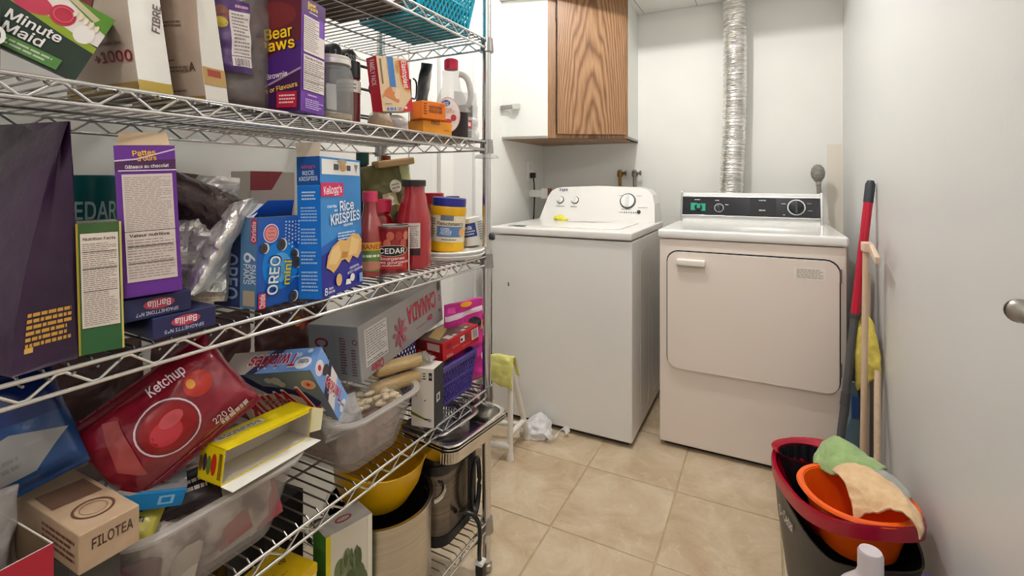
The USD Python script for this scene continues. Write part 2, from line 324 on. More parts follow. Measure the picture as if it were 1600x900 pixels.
d1.part('handle_rose', lathe([(0, 0), (.026, 0), (.026, .006), (.02, .009), (0, .009)], 24).apply_transform(mat4((XR - .002, .85, .949), ry=-90)), M('9A9690', .32, metallic=1.0))

# ---------------------------------------------------------------- ceiling lamps (out of the frame)
def lamp(loc, top, label):
    t = Th('ceiling_lamp', label, 'ceiling lamp', (loc[0], loc[1], top))
    t.part('holder', lathe([(0, 0), (.055, 0), (.055, -.012), (.03, -.018), (.02, -.03), (0, -.03)], 24), WHITE)
lamp(LAMP, ZC, 'bare bulb holder on the ceiling above the shelving end'); lamp(LAMP2, ZC, 'bare bulb holder on the ceiling near the entrance')

# ---------------------------------------------------------------- corner wall cabinet
wn = {'g': ('geometry', {}), 'm': ('mapping', {'rotation': (0, 0, math.radians(-33.7)), 'location': (-.715, 0, 0)}), 'sx': ('separate_xyz', {}), 'u2': ('math', {'math_type': 'multiply'}), 'ub': ('math', {'math_type': 'multiply', 'value2': 115.0}),
      'm1': ('mapping', {'scale': (10, 10, 1.6)}), 'n1': ('noise_texture', {'scale': 1.0, 'detail': 3}), 'nb': ('math', {'math_type': 'multiply', 'value2': 1.7}), 'zb': ('math', {'math_type': 'multiply_add', 'value2': 2.3}), 'f': ('math', {'math_type': 'add'}), 'f2': ('math', {'math_type': 'multiply', 'value2': 15.0}), 'sn': ('math', {'math_type': 'sine'}), 'mr': ('map_range', {'from_min': -1, 'from_max': 1}),
      'r': ('rgb_ramp', {'ramp': [(0, lin('74502F')), (.16, lin('87613F')), (.45, lin('936C49')), (.8, lin('9F7853')), (1, lin('A67F5A'))]}), 'm2': ('mapping', {'scale': (300, 300, 6)}), 'n2': ('noise_texture', {'scale': 1, 'detail': 3}), 'mx': ('mix', {'mix_type': 'multiply', 'fac': .6}), 'r2': ('rgb_ramp', {'ramp': [(0, (.35, .3, .27)), (.40, (.6, .55, .52)), (.52, (1, 1, 1)), (1, (1, 1, 1))]}), 'p': ('principled_bsdf', {'roughness': .42})}
WOOD = usdkit.material(stage, '/World/Looks/oak_laminate', wn, [('g.position', 'm.vector'), ('m.vector', 'sx.vector'), ('sx.x', 'u2.value1'), ('sx.x', 'u2.value2'), ('u2.value', 'ub.value1'), ('g.position', 'm1.vector'), ('m1.vector', 'n1.vector'), ('n1.fac', 'nb.value1'), ('sx.z', 'zb.value1'), ('ub.value', 'zb.value3'), ('zb.value', 'f.value1'), ('nb.value', 'f.value2'), ('f.value', 'f2.value1'), ('f2.value', 'sn.value1'), ('sn.value', 'mr.value'), ('mr.result', 'r.fac'), ('r.color', 'mx.color1'), ('g.position', 'm2.vector'), ('m2.vector', 'n2.vector'), ('n2.fac', 'r2.fac'), ('r2.color', 'mx.color2'), ('mx.color', 'p.base_color')], surface='p.BSDF')
cb = Th('corner_cabinet', 'diagonal corner wall cabinet with white sides and oak-grain door above the washer', 'cabinet', (0, 0, 1.365))
A_, B_, C_, D_, E_ = (XL, 2.411), (-1.056, 2.452), (-.679, 2.703), (-.691, YB), (XL, YB)
zt = ZS - 1.365 - .003
def slab(p, q, z0, z1, th, inward):
    p, q = np.array(p), np.array(q); n = np.array([-(q - p)[1], (q - p)[0]]); n = n / np.linalg.norm(n) * th * inward
    return moved(extrude([p, q, q + n, p + n], z1 - z0), (0, 0, z0))
CABW = M('E9EAE6', .4)
cb.part('side_panel', slab(A_, B_, 0, zt, .016, 1), CABW, smooth=False, label='white side panel facing the room')
cb.part('side_panel', slab(C_, D_, 0, zt, .016, 1), CABW, smooth=False, label='white side panel beside the back wall')
cb.part('bottom_panel', extrude([A_, B_, C_, D_, E_], .014), WOOD, smooth=False)
u = np.array(C_) - np.array(B_); L = np.linalg.norm(u); u /= L; nn = np.array([u[1], -u[0]])
def dpt(s, o): return tuple(np.array(B_) + u * s + nn * o)
def dslab(s0, s1, z0, z1, o0, o1): return moved(extrude([dpt(s0, o0), dpt(s1, o0), dpt(s1, o1), dpt(s0, o1)], z1 - z0), (0, 0, z0))
for s0, s1, z0, z1 in ((0, .045, 0, zt), (L - .04, L, 0, zt), (.045, L - .04, 0, .035), (.045, L - .04, zt - .03, zt)): cb.part('face_frame', dslab(s0, s1, z0, z1, -.018, .001), WOOD, smooth=False)
dr = Th('door', None, None, parent=cb)
dr.part('door_panel', dslab(.05, L - .022, .022, zt - .012, .003, .021), WOOD, smooth=False)
dr.part('door_edge', dslab(.0475, .05, .022, zt - .012, .001, .021), M('4A2E20', .6), smooth=False)
for z in (.10, .645): dr.part('hinge', moved(cyl((*dpt(.047, .016), z), (*dpt(.047, .016), z + .075), .0045, 10), (0, 0, 0)), M('231C18', .4))
lt = Th('latch', 'grey plastic strap latch', parent=cb)
lt.part('strap', box((-1.325 + .01, 2.385, .165), (-1.24, 2.398, .188), .003), GREYP); lt.part('catch', box((-1.24, 2.382, .160), (-1.20, 2.41, .192), .004), M('C9C8C4', .4))

# ---------------------------------------------------------------- washer
wx0, wx1, wy0, wy1 = -1.178, -.494, 2.04, 2.735
ws = Th('washing_machine', 'white top-loading washing machine with knobs on its backsplash', 'washing machine', (0, 0, 0))
ws.part('cabinet_body', box((wx0 + .002, wy0 + .004, .022), (wx1 - .002, wy1, .872), .007), ENAM, smooth=30)
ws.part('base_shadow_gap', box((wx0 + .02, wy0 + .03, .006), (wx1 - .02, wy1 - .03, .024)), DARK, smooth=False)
for fx in (wx0 + .05, wx1 - .05):
    for fy in (wy0 + .06, wy1 - .06): ws.part('foot', lathe([(0, 0), (.02, 0), (.02, .012), (.01, .012), (.01, .03), (0, .03)], 16, (fx, fy, 0)), DARK)
ws.part('top_deck', box((wx0, wy0 - .006, .877), (wx1, wy1, .912), .008), ENAM)
lid = [(x, y) for x, y in rrect(.255, .20, .05)]
ws.part('lid', moved(extrude(rrect(.265, .215, .05) + np.array([(wx0 + wx1) / 2, wy0 + .275]), .006), (0, 0, .911)), ENAM, smooth=30)
ws.part('lid_recess', moved(extrude(rrect(.045, .018, .012) + np.array([wx0 + .115, wy0 + .06]), .0015), (0, 0, .9165)), M('A9B0AE', .3), smooth=False)
out = np.array([(wx0 + .018, 0), (wx1 - .012, 0), (wx1 - .02, .10), (wx1 - .034, .145), (wx1 - .06, .172), (wx1 - .10, .184), (-.836, .192), (wx0 + .14, .184), (wx0 + .10, .178), (wx0 + .072, .16), (wx0 + .055, .13)])
bs = extrude(out, .15); v = bs.vertices.copy(); yy = np.where(v[:, 2] > .07, wy0 + .53 + v[:, 1] * .33, wy1 + .02); bs.vertices = np.c_[v[:, 0], yy, v[:, 1] + .911]
ws.part('backsplash', bs, ENAM, smooth=False)
def con(x, z, dy=0): return (x, wy0 + .53 + (z - .911) * .33 - dy, z)
def onface(m, x, z): return m.apply_transform(mat4(con(x, z, 0), rx=90 - math.degrees(math.atan(.33))))
def knob(parent, x, z, r, cap=True):
    k = Th('knob', None, None, parent=parent)
    k.part('knob_skirt', onface(lathe([(0, 0), (r * 1.14, 0), (r * 1.12, .004), (r, .005), (0, .005)], 32), x, z), M('55575A', .4))
    k.part('knob_cap', onface(lathe([(r * .94, .003), (r * .93, .012), (r * .6, .014), (0, .014)], 32), x, z), WHITE)
    k.part('knob_grip', onface(box((-r * .2, -r * .85, .013), (r * .2, r * .85, .022), .003), x, z), M('DEDFDE', .35))
for x, z, r in ((-1.043, 1.022, .019), (-.953, 1.022, .019), (-.655, 1.022, .038)): knob(ws, x, z, r)
ws.part('start_button', onface(lathe([(0, 0), (.010, 0), (.0095, .005), (0, .0055)], 20), -.592, .966), M('2B2C2F', .4), label='black start button')
WF = lambda U, V, Lf: np.stack([wx0 + U, wy0 + .53 + V * .33 - Lf, .911 + V], -1)
els = [('t', 'Inglis', .215, .895, .075, '2E3A63'), ('n', .165, .37, .24, .42, 1, '8B8E92'), ('n', .295, .37, .37, .42, 1, '8B8E92'), ('n', .69, .72, .74, .75, 1, '9A9DA0'), ('n', .83, .72, .88, .75, 1, '9A9DA0'), ('n', .72, .345, .82, .37, 1, '7C7F83'), ('n', .85, .40, .92, .425, 1, '7C7F83'), ('n', .70, .26, .735, .285, 1, '7C7F83')] + [('r', .742 + i * .018, .255, .750 + i * .018, .287, '3A3C40') for i in range(6)]
decals(ws, WF, .684, .19, els, lift=.0012)
for y0, y1 in ((.16, .34), (.40, .62)):
    ws.part('side_emboss', moved(tube(np.c_[np.zeros(24), rrect((y1 - y0) / 2, .37, .05)], .0028, 6, closed=True), (wx1 - .0038, wy0 + (y0 + y1) / 2, .45)), ENAM)
ws.part('chip_mark', box((-1.086, wy0 + .0035, .630), (-1.080, wy0 + .0045, .648)), M('5A5450', .6), smooth=False, label='small dark chip in the front enamel')
for i in range(4):
    LM = (lambda U, V, Lf: np.stack([-.93 + U, 2.36 + V, .9172 + 0 * U + Lf], -1))
decals(ws, LM, .22, .12, [('n', .0, .25, .75, .5, 2, '84878C'), ('n', .3, .5, 1, .9, 2, '9EA1A5')], lift=.0002)
yr = heap(.034, .026, .02, 4, rough=.5); solo('yellow_cloth_scrap', moved(yr, (-.985, 2.46, .9172)), NM('yellow_scrap', 'D9D23A', 'EEE85E', 60, .6), 'small yellow crumpled scrap on the washer lid', 'scrap')
tg = Th('small_box', 'small white box with a rust stripe fixed to the wall by the washer backsplash', 'box', (-1.238, 2.765, .0)); tg.part('box_body', box((0, 0, 1.02), (.052, .03, 1.085), .003), WHITE, smooth=False); tg.part('stripe', box((.046, -.0012, 1.02), (.062, .03, 1.085), .001), M('8A5A42', .6), smooth=False)
tg.part('bracket', box((XL + 1.238, .004, 1.03), (.004, .024, 1.075), .002), WHITE, smooth=False)

# ---------------------------------------------------------------- dryer
dx0, dx1, dy0, dy1 = -.405, .268, 2.14, 2.83
dy = Th('clothes_dryer', 'off-white front-loading clothes dryer with a black control panel', 'dryer')
dy.part('cabinet_body', box((dx0 + .003, dy0, .02), (dx1 - .003, dy1, .884), .006), ENAMD)
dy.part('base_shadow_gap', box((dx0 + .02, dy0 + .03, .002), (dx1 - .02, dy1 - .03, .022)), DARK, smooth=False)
dy.part('top_panel', box((dx0 - .002, dy0 - .012, .887), (dx1 + .003, dy1, .925), .01), NM('dryer_top_enamel', 'EFEFEC', 'F2F1EE', 3, .12, coord='position'))
dw, dh = .305, .245
dc = np.array([(-.362 + .236) / 2, .589])
dd = Th('door', None, None, parent=dy)
def vert(m, x, z, y): return m.apply_transform(mat4((x, y, z), rx=90))
dd.part('door_gasket', vert(extrude(rrect(dw + .004, dh + .004, .047), .004), dc[0], dc[1], dy0 + .0025), M('2E3038', .6), smooth=False)
dd.part('door_panel', vert(extrude(rrect(dw - .0015, dh - .0015, .042), .016), dc[0], dc[1], dy0), ENAMD, smooth=30)

dd.part('handle', box((-.33, dy0 - .034, .778), (-.215, dy0 - .014, .806), .006), M('EFEAE2', .35)); dd.part('handle_cup', box((-.325, dy0 - .0172, .752), (-.218, dy0 - .015, .778), .001), M('D5CCC0', .5), smooth=False)
dd.part('warning_label', vert(extrude(rrect(.051, .0225, .004), .0006), .147, .782, dy0 - .0158), M('EDE9E2', .5), smooth=False)
decals(dd, lambda U, V, Lf: np.stack([.10 + U, 0 * U + dy0 - .0164 - Lf, .762 + V], -1), .095, .04, [('n', .05, .05, .95, .95, 6, 'B9A79C')])
for z in (.41, .755): dd.part('hinge', cyl((.2445, dy0 - .008, z), (.2445, dy0 - .008, z + .05), .0045, 10), M('8B8580', .4, metallic=.8))
dp = Th('control_panel', 'black control panel in a chrome and white frame', parent=dy)
def tilt(m): return m.apply_transform(mat4((0, 2.635, .925), rx=-10))
px0, px1 = -.385, .232
dp.part('panel_back', tilt(box((px0 - .004, .012, -.01), (px1 + .004, .11, .150), .006)), M('E9E8E5', .3))
dp.part('black_panel', tilt(box((px0, .004, .032), (px1, .014, .126))), NM('smoked_panel', '1D1D21', '26252A', 2, .18), smooth=False)
for z in (.030, .128): dp.part('chrome_trim', tilt(box((px0, .0, z - .003), (px1, .014, z + .003), .001)), CHROME, smooth=False)
for x in (px0, px1): dp.part('end_cap', tilt(box((x - .007, -.002, -.008), (x + .005, .10, .153), .003)), CHROME, smooth=False)
DF = lambda U, V, Lf: (trimesh.transformations.transform_points(np.stack([px0 + U, .0035 - Lf + 0 * U, .032 + V], -1), mat4((0, 2.635, .925), rx=-10)))
els = [('n', .10, .80, .16, .90, 1, 'C9CACB'), ('n', .26, .78, .30, .86, 1, 'C9CACB'), ('n', .58, .80, .63, .9, 1, 'C9CACB'), ('n', .58, .28, .64, .40, 1, 'C9CACB'), ('r', .515, .03, .70, .97, '131317'), ('n', .735, .66, .765, .74, 1, 'C9CACB'), ('n', .905, .70, .945, .76, 1, 'A9AAAC'), ('n', .91, .34, .95, .40, 1, 'A9AAAC'), ('n', .745, .10, .765, .18, 1, 'C9CACB'), ('n', .335, .55, .36, .65, 1, 'C9CACB'), ('n', .07, .3, .11, .7, 3, '49A184')]
els = [els[4]] + els[:4] + els[5:]
decals(dp, DF, px1 - px0, .094, els)
def dkn(u, v, r, label=None):
    k = Th('knob', label, None, parent=dp); P = mat4((0, 2.635, .925), rx=-10) @ mat4((px0 + u * (px1 - px0), .003, .032 + v * .094), rx=90)
    k.part('dial_ring', lathe([(r * .9, 0), (r * 1.05, 0), (r * 1.05, .0015), (r * .9, .0015)], 36).apply_transform(P), M('D8D8D6', .3))
    k.part('knob_cap', lathe([(0, 0), (r * .82, 0), (r * .78, .012), (r * .4, .016), (0, .016)], 28).apply_transform(P), M('1B1D22', .3)); k.part('knob_pointer', box((-r * .1, -r * .8, .012), (r * .1, r * .8, .021), .001).apply_transform(P), M('3A3D45', .35), smooth=False)
dkn(.29, .42, .021); dkn(.835, .53, .036)
gk = Th('knob', 'green tape wrapped over the left knob', None, parent=dp); P = mat4((0, 2.635, .925), rx=-10) @ mat4((px0 + .133 * (px1 - px0), .0, .032 + .42 * .094), rx=90)
gk.part('knob_cap', lathe([(0, 0), (.019, 0), (.017, .014), (0, .016)], 24).apply_transform(P), BLACK); gk.part('tape', cat(box((-.036, -.016, .0), (-.006, .022, .004), .001), box((.008, -.018, 0), (.034, .02, .004), .001), box((-.006, -.006, .012), (.01, .016, .018), .001)).apply_transform(P), M('3F9C82', .55), smooth=False)

# ---------------------------------------------------------------- foil duct, valves, outlet, brush behind the machines
ctr = spline([(-.168, 2.90, .90), (-.164, 2.91, 1.08), (-.15, 2.925, 1.45), (-.146, 2.925, 1.75), (-.150, 2.92, 2.142)], 420)
zz = np.r_[0, np.cumsum(np.linalg.norm(np.diff(ctr, axis=0), axis=1))]
rad = .0535 + .0060 * np.abs(np.sin(zz * PI / .0285)) ** .6 * np.sign(1) + .0012 * np.sin(zz * PI / .0034)
dt = tube(ctr, rad, 40); v = dt.vertices; dt.vertices = v + (fb(v, 60, 5)[:, None] * .004) * np.array([1, 1, .3])
solo('foil_duct', dt, NM('duct_foil', 'D6D4D0', 'EEECE8', 14, .2, bump=.3, bscale=90, dist=.008, metallic=.95), 'crinkled silver foil exhaust duct rising behind the dryer to the ceiling', 'duct')
for i, (x, c, lb) in enumerate(((-.787, '8C6A45', 'brass washer tap on the wall nearer the corner'), (-.698, '8D8984', 'chrome washer tap on the wall nearer the dryer'))):
    t = Th('washer_tap', lb, 'tap', (x, YB - .06, 0)); mt = M(c, .35, metallic=.9)
    t.part('pipe', cyl((0, 0, .95), (0, 0, 1.165), .0095, 14), mt); t.part('valve_body', cat(lathe([(0, 1.155), (.014, 1.155), (.017, 1.165), (.017, 1.185), (.010, 1.198), (0, 1.2)], 18), cyl((0, 0, 1.178), (.032, 0, 1.178), .008, 12), cyl((0, 0, 1.172), (0, .06, 1.172), .009, 12)), mt)
    t.part('tap_handle', cat(cyl((.032, 0, 1.178), (.038, 0, 1.178), .015, 12), cyl((0, -.012, 1.185), (0, -.03, 1.185), .009, 12)), M('6A625A', .4, metallic=.6))
ot = Th('wall_outlet', 'white wall outlet with a black plug behind the washer', 'outlet', (XL, 2.775, 1.195))
ot.part('cover_plate', box((0, -.036, -.06), (.006, .036, .06), .002), WHITE, smooth=False); ot.part('socket', box((.006, -.017, .008), (.008, .017, .042), .001), M('E2E0DA', .4), smooth=False)
pc = Th('power_cord', 'black plug and cord hanging from the wall outlet', 'cord', (XL, 2.775, 1.195)); pc.part('plug', box((.0085, -.015, -.045), (.04, .015, -.012), .004), BLACK); pc.part('cable', tube(spline([(.028, 0, -.04), (.032, .002, -.10), (.03, .004, -.25), (.032, .003, -.6)], 30), .0042, 8), BLACK)
br = Th('long_brush', 'grey oval-headed plastic brush standing in the gap beside the dryer', 'brush', (.298, 2.90, 0), ry=-3)
br.part('brush_head', lathe([(0, 1.125), (.014, 1.128), (.028, 1.15), (.032, 1.172), (.027, 1.196), (.014, 1.212), (0, 1.216)], 24, sy=.8), NM('grey_bristle', '77736D', '9A968F', 90, .6, bump=.5, bscale=200, dist=.004)); br.part('neck', lathe([(.010, 1.108), (.013, 1.112), (.013, 1.122), (.010, 1.128)], 16), M('98948D', .5)); br.part('handle', tube([(0, 0, .02), (0, 0, 1.11)], .0105, 12), M('8A867F', .5))
# ---------------------------------------------------------------- wire shelving unit
SX0, SX1, SY0, SY1 = -1.118, -.716, -.02, 1.216      # post centres
TIERS = (.151, .533, .914, 1.244, 1.537)
su = Th('wire_shelving_unit', 'chrome wire shelving unit with five tiers full of groceries', 'shelving unit')
for x in (SX0, SX1):
    for y in (SY0, SY1):
        p = Th('post', None, None, parent=su)
        p.part('pole', cat(tube([(x, y, .03), (x, y, 1.86)], .0125, 20), *[tube([(x, y, z), (x, y, z + .0016)], .0129, 20) for z in np.arange(.06, 1.84, .0254)]), CHROME)
        p.part('foot', lathe([(0, 0), (.012, 0), (.016, .006), (.016, .022), (.009, .026), (.009, .05), (0, .05)], 16, (x, y, 0)), CHROMED)
def zigzag(P, Q, top, bot, per, n0=0.0):
    """Truss wire between two rails with flattened crests."""
    P, Q = np.array(P, float), np.array(Q, float); L = np.linalg.norm(Q - P); d = (Q - P) / L; pts = [(0, bot)]; s = per * .3
    while s < L - per:
        pts += [(s - per * .06, top), (s + per * .06, top), (s + per * .44, bot), (s + per * .56, bot)]; s += per
    pts.append((L, bot)); return np.array([np.r_[P[:2] + d[:2] * s, z] for s, z in pts])
for zt_ in TIERS:
    tr = Th('shelf_tier', None, None, parent=su); zb, rw = zt_ - .0275, .0029
    xa, xb, ya, yb = SX0 - .006, SX1 + .006, SY0 - .004, SY1 + .004
    for a, b, nm in (((xb, ya), (xb, yb), 'front_rail'), ((xa, ya), (xa, yb), 'back_rail'), ((xa, ya), (xb, ya), 'end_rail'), ((xa, yb), (xb, yb), 'end_rail')):
        tr.part(nm, tube([(*a, zt_ - rw), (*b, zt_ - rw)], rw, 10), CHROME); tr.part('lower_rail', tube([(*a, zb), (*b, zb)], rw, 10), CHROME)
        tr.part('zigzag_wire', tube(zigzag((*a, 0), (*b, 0), zt_ - rw * 2, zb + rw, .0645), .0021, 8), CHROME, smooth=40)
    for x in (SX0 + .135, SX0 + .27): tr.part('support_rod', tube([(x, ya, zt_ - rw * 2.6), (x, yb, zt_ - rw * 2.6)], rw * .9, 8), CHROMED)
    for k in range(1, 56):
        y = ya + (yb - ya) * k / 56
        tr.part('cross_wire', tube([(xa - .002, y, zt_ - .0016), (xb - .014, y, zt_ - .0016), (xb - .005, y, zt_ - .0080), (xb + .0036, y, zt_ - .0082)], .0017, 6), CHROMED)
    for x in (SX0, SX1):
        for y in (SY0, SY1): tr.part('collar', lathe([(.0128, -.036), (.0205, -.036), (.0175, .004), (.0128, .004)], 20, (x, y, zt_)), CHROMED)
su.part('clip_disc', lathe([(.0135, 0), (.036, .002), (.030, .012), (.0135, .014)], 24, (SX1, SY1, TIERS[3] - .052)), FILM('clear_disc', 'C9CDD0', .6), label='clear plastic cone under the fourth tier')
kb = lathe([(0, 0), (.011, 0), (.011, .006), (.006, .009), (0, .009)], 16).apply_transform(mat4((SX1 + .0135, SY1 + .004, .967), ry=70)); su.part('clamp_knob', kb, DARK, label='round dark clamp screw')
# ---------------------------------------------------------------- groceries: helpers
Z2, Z3, Z4, Z5, Z1 = 1.2445, .9145, .5335, .1515, 1.5375
def aim(c, n, roll=0, h=0):
    """Matrix of a soft thing of height h centred on c whose front looks along n, turned by roll (counter-clockwise as seen from the front)."""
    y = -np.array(n, float); y /= np.linalg.norm(y); z = np.array([0, 0, 1.]) - y * y[2]; z /= np.linalg.norm(z); x = np.cross(y, z); a = math.radians(roll)
    x, z = x * math.cos(a) + z * math.sin(a), z * math.cos(a) - x * math.sin(a)
    T = np.eye(4); T[:3, 0], T[:3, 1], T[:3, 2] = x, y, z; T[:3, 3] = np.array(c) - z * h / 2; return T
def bag(name, label, ct, mtx, w, h, t, mat, els=(), seam=None, sub=.006, rough=.25, facet=False, group=None, **kw):
    """Soft bag with print on its front and sealed ends; mtx a matrix, or (position, rz)."""
    if isinstance(mtx, tuple): mtx = mat4(*mtx)
    th = Th(name, label, ct, mtx=mtx, group=group); pch = Pouch(w, h, t, **kw)
    th.part('bag_body', pch.mesh(*((24, 30) if facet else (36, 48))), mat, smooth=not facet)
    if seam:
        for v0 in ((h,) if pch.stand else (0, h - .012)):
            u, v = np.meshgrid(np.linspace(-.5, .5, 60) * w * .99, np.linspace(v0, v0 + .012, 4), indexing='ij')
            P = pch.pts(u, np.clip(v, 0, h), -1); P[..., 2] += (v - np.clip(v, 0, h)); P[..., 1] -= .0008 + .0006 * np.sin(u / w * 220)
            th.part('seal', cloth(P, .0012), seam)
    if els: decals(th, pch.fmap(), w, h, els, sub=sub, rough=rough)
    return th
class GBag:
    """Gusseted paper bag: front and back panels with folded side panels; local -y is its front, corner-free base centred on the origin."""
    def __init__(s, w, h, t, seed=1, wr=.003, top=.12, lean=0): s.w, s.h, s.t, s.seed, s.wr, s.top, s.lean = w, h, t, seed, wr, top, lean
    def half(s, b): return s.t / 2 * (1 - (1 - s.top) * np.clip((b - .15) / .85, 0, 1) ** 1.3)
    def fr(s, u, v, side=-1, lift=0):
        b = np.clip(v / s.h, 0, 1); a = np.abs(2 * u / s.w); bulge = .012 * (1 - a ** 2) * np.sin(PI * np.clip(b * 1.1, 0, 1)) ** .7
        P = np.stack([u, side * (s.half(b) + bulge), v], -1); P[..., 1] += side * (fb(P, 18, s.seed) * 2 * s.wr * np.clip(1.02 - a, 0, 1) ** .3 + lift) + s.lean * b; P[..., 0] *= 1 - .05 * np.sin(PI * b); return P
    def sd(s, q, v, sx=1, lift=0):
        """q in -1..1 across the side panel from front to back."""
        b = np.clip(v / s.h, 0, 1); tuck = (1 - np.abs(q)) * (.001 + .012 * np.clip((b - .35) / .65, 0, 1))
        P = np.stack([np.full_like(q, sx * s.w / 2), q * s.half(b), v], -1); P[..., 0] *= 1 - .05 * np.sin(PI * b); P[..., 0] -= sx * (tuck - lift); P[..., 1] += s.lean * b; return P
    def build(s, th, mf, ms, els=(), sels=(), sub=.008):
        u, v = np.meshgrid(np.linspace(-.5, .5, 24) * s.w, np.linspace(0, 1, 36) * s.h, indexing='ij')
        th.part('front_panel', cloth(s.fr(u, v, -1), -.0006), mf, smooth=True); th.part('back_panel', cloth(s.fr(u, v, 1), .0006), mf, smooth=True)
        q, v2 = np.meshgrid(np.linspace(-1, 1, 9), np.linspace(0, 1, 36) * s.h, indexing='ij')
        for sx in (1, -1): th.part('side_panel', cloth(s.sd(q, v2, sx), .0006 * sx), ms, smooth=60)
        th.part('base', box((-s.w / 2 + .002, -s.t / 2 + .002, 0), (s.w / 2 - .002, s.t / 2 - .002, .002)), mf, smooth=False)
        if els: decals(th, lambda U, V, L: s.fr(U - s.w / 2, V, -1, L + .0006), s.w, s.h, els, sub=sub, rough=.55)
        if sels: decals(th, lambda U, V, L: s.sd((U / s.t) * 2 - 1, V, 1, L + .0009), s.t, s.h, sels, sub=sub, rough=.5)
def roundmap(r, h0=0, a0=0):
    """Map onto a cylinder: u along the circumference, centred on local -y."""
    rf = r if callable(r) else (lambda v: np.full_like(np.asarray(v, float), r))
    def f(U, V, L):
        R = rf(V + h0) + L; a = U / np.maximum(rf(V + h0), 1e-6) - PI / 2 + a0; return np.stack([R * np.cos(a), R * np.sin(a), V + h0], -1)
    return f
def label_on(th, r, h0, wid, hei, els, a0=0, sub=.005, rough=.4):
    f = roundmap(r, h0, a0); decals(th, lambda U, V, L: f(U - wid / 2, V, L + .0003), wid, hei, els, sub=sub, rough=rough)
def basket(name, label, pos, rz, w, d, h, col, cell=.018, flare=.012):
    """Plastic basket with lattice walls and a rolled rim."""
    t = Th(name, label, 'basket', pos, rz); mt = M(col, .35)
    t.part('basket_floor', box((-w / 2 + flare, -d / 2 + flare, 0), (w / 2 - flare, d / 2 - flare, .003), .001), mt, smooth=False)
    rim = ring(w / 2, d / 2, .02, 0); pr = [(-.004, -.012), (.003, -.012), (.006, 0), (.003, .003), (-.003, .003), (-.004, -.012)]
    t.part('rim', loft([ring(w / 2 + a, d / 2 + a, .02, h + b) for a, b in pr], False, False), mt)
    for nm, (p, q) in enumerate((((-1, -1), (1, -1)), ((1, -1), (1, 1)), ((1, 1), (-1, 1)), ((-1, 1), (-1, -1)))):
        def at(s, z, p=np.array(p), q=np.array(q)):
            k = z / h; c = p + (q - p) * s; return np.array([c[0] * (w / 2 - flare * (1 - k) - .003), c[1] * (d / 2 - flare * (1 - k) - .003), z])
        L = w if nm % 2 == 0 else d; bars = []; n = int(L / cell); run = h / L * .62
        for i in range(-int(n * run) - 2, n + 2):
            for sg in (1, -1):
                pts = []
                for z in np.linspace(.002, h, 9):
                    s = i / n + sg * run * z / h + (0 if sg > 0 else run)
                    if -.001 <= s <= 1.001: pts.append(at(s, z))
                if len(pts) > 1: bars.append(tube(pts, .0023, 6))
        bars += [tube([at(0, z), at(1, z)], .003, 6) for z in (.006, h * .5 + .002)]
        t.part('lattice_wall', cat(*bars), mt, smooth=40)
    for sx, sy in ((1, 1), (-1, 1), (1, -1), (-1, -1)): t.part('corner_post', tube([(sx * (w / 2 - flare - .004), sy * (d / 2 - flare - .004), 0), (sx * (w / 2 - .004), sy * (d / 2 - .004), h)], .005, 8), mt)
    return t
TUBR = FILM('clear_tub_rim', 'D2CBC5', .45, .15, .1, 10)
def tub(name, label, pos, rz, w, d, h, r, mat, rimw=.012, flare=.03, wall=.0018, ct='plastic tub', **kw):
    """Open clear tub with a rolled rim."""
    t = Th(name, label, ct, pos, rz, **kw); R = [ring(w / 2 - flare * (1 - b) - o, d / 2 - flare * (1 - b) - o, max(r - flare * (1 - b) * .3, .01), z, 8) for b, o, z in ((0, .004, 0), (0, 0, .006), (.5, 0, h * .5), (1, 0, h), )]
    Q = [ring(w / 2 - flare * (1 - b) - wall - o, d / 2 - flare * (1 - b) - wall - o, max(r - flare * (1 - b) * .3, .01), z, 8) for b, o, z in ((1, 0, h), (.5, 0, h * .5), (0, .003, .007), )]
    t.part('tub_body', loft(R + Q, True, True), mat, smooth=40)
    pr = [(0, h - .004), (rimw, h - .004), (rimw + .002, h + .001), (rimw, h + .004), (.0, h + .003), (-.001, h)]
    t.part('rim', loft([ring(w / 2 + a, d / 2 + a, r + a, z, 8) for a, z in pr + pr[:1]], False, False), TUBR, smooth=40)
    return t
def jar(name, label, ct, x, y, z, prof, mat, cap=None, capm=None, rx=0, ry=0, rz=None, fill=None, fillm=None):
    """Lathed container whose local -y looks at the aisle and the camera."""
    t = Th(name, label, ct, (x, y, z), math.degrees(math.atan2(y, x)) - 90 if rz is None else rz, rx, ry)
    t.part('jar_body' if ct == 'jar' else 'body', lathe(prof, 44), mat)
    if fill: t.part('contents', lathe(fill, 40), fillm)
    if cap: t.part('lid', lathe(cap, 44), capm)
    return t
NF = ('n', .04, .04, .96, .9, 18, '6F675F', .45)
def nutri(u0, v0, u1, v1, title='Nutrition Facts', lines=22, th_=.03, paper='E3D6CB', ink='8A8079'):
    """Ingredient and nutrition panel with ruled lines."""
    H_ = v1 - v0; W_ = u1 - u0
    return [('r', u0, v0, u1, v1, paper), ('t', title, (u0 + u1) / 2, v1 - H_ * .06, H_ * th_, '2B2623', 0, W_ * .86), ('n', u0 + W_ * .05, v0 + H_ * .02, u1 - W_ * .05, v1 - H_ * .1, int(lines * 1.4), ink, .42)] + [('r', u0 + W_ * .04, v0 + H_ * k, u1 - W_ * .04, v0 + H_ * (k + .006), '3A322D') for k in (.38, .62, .80)]

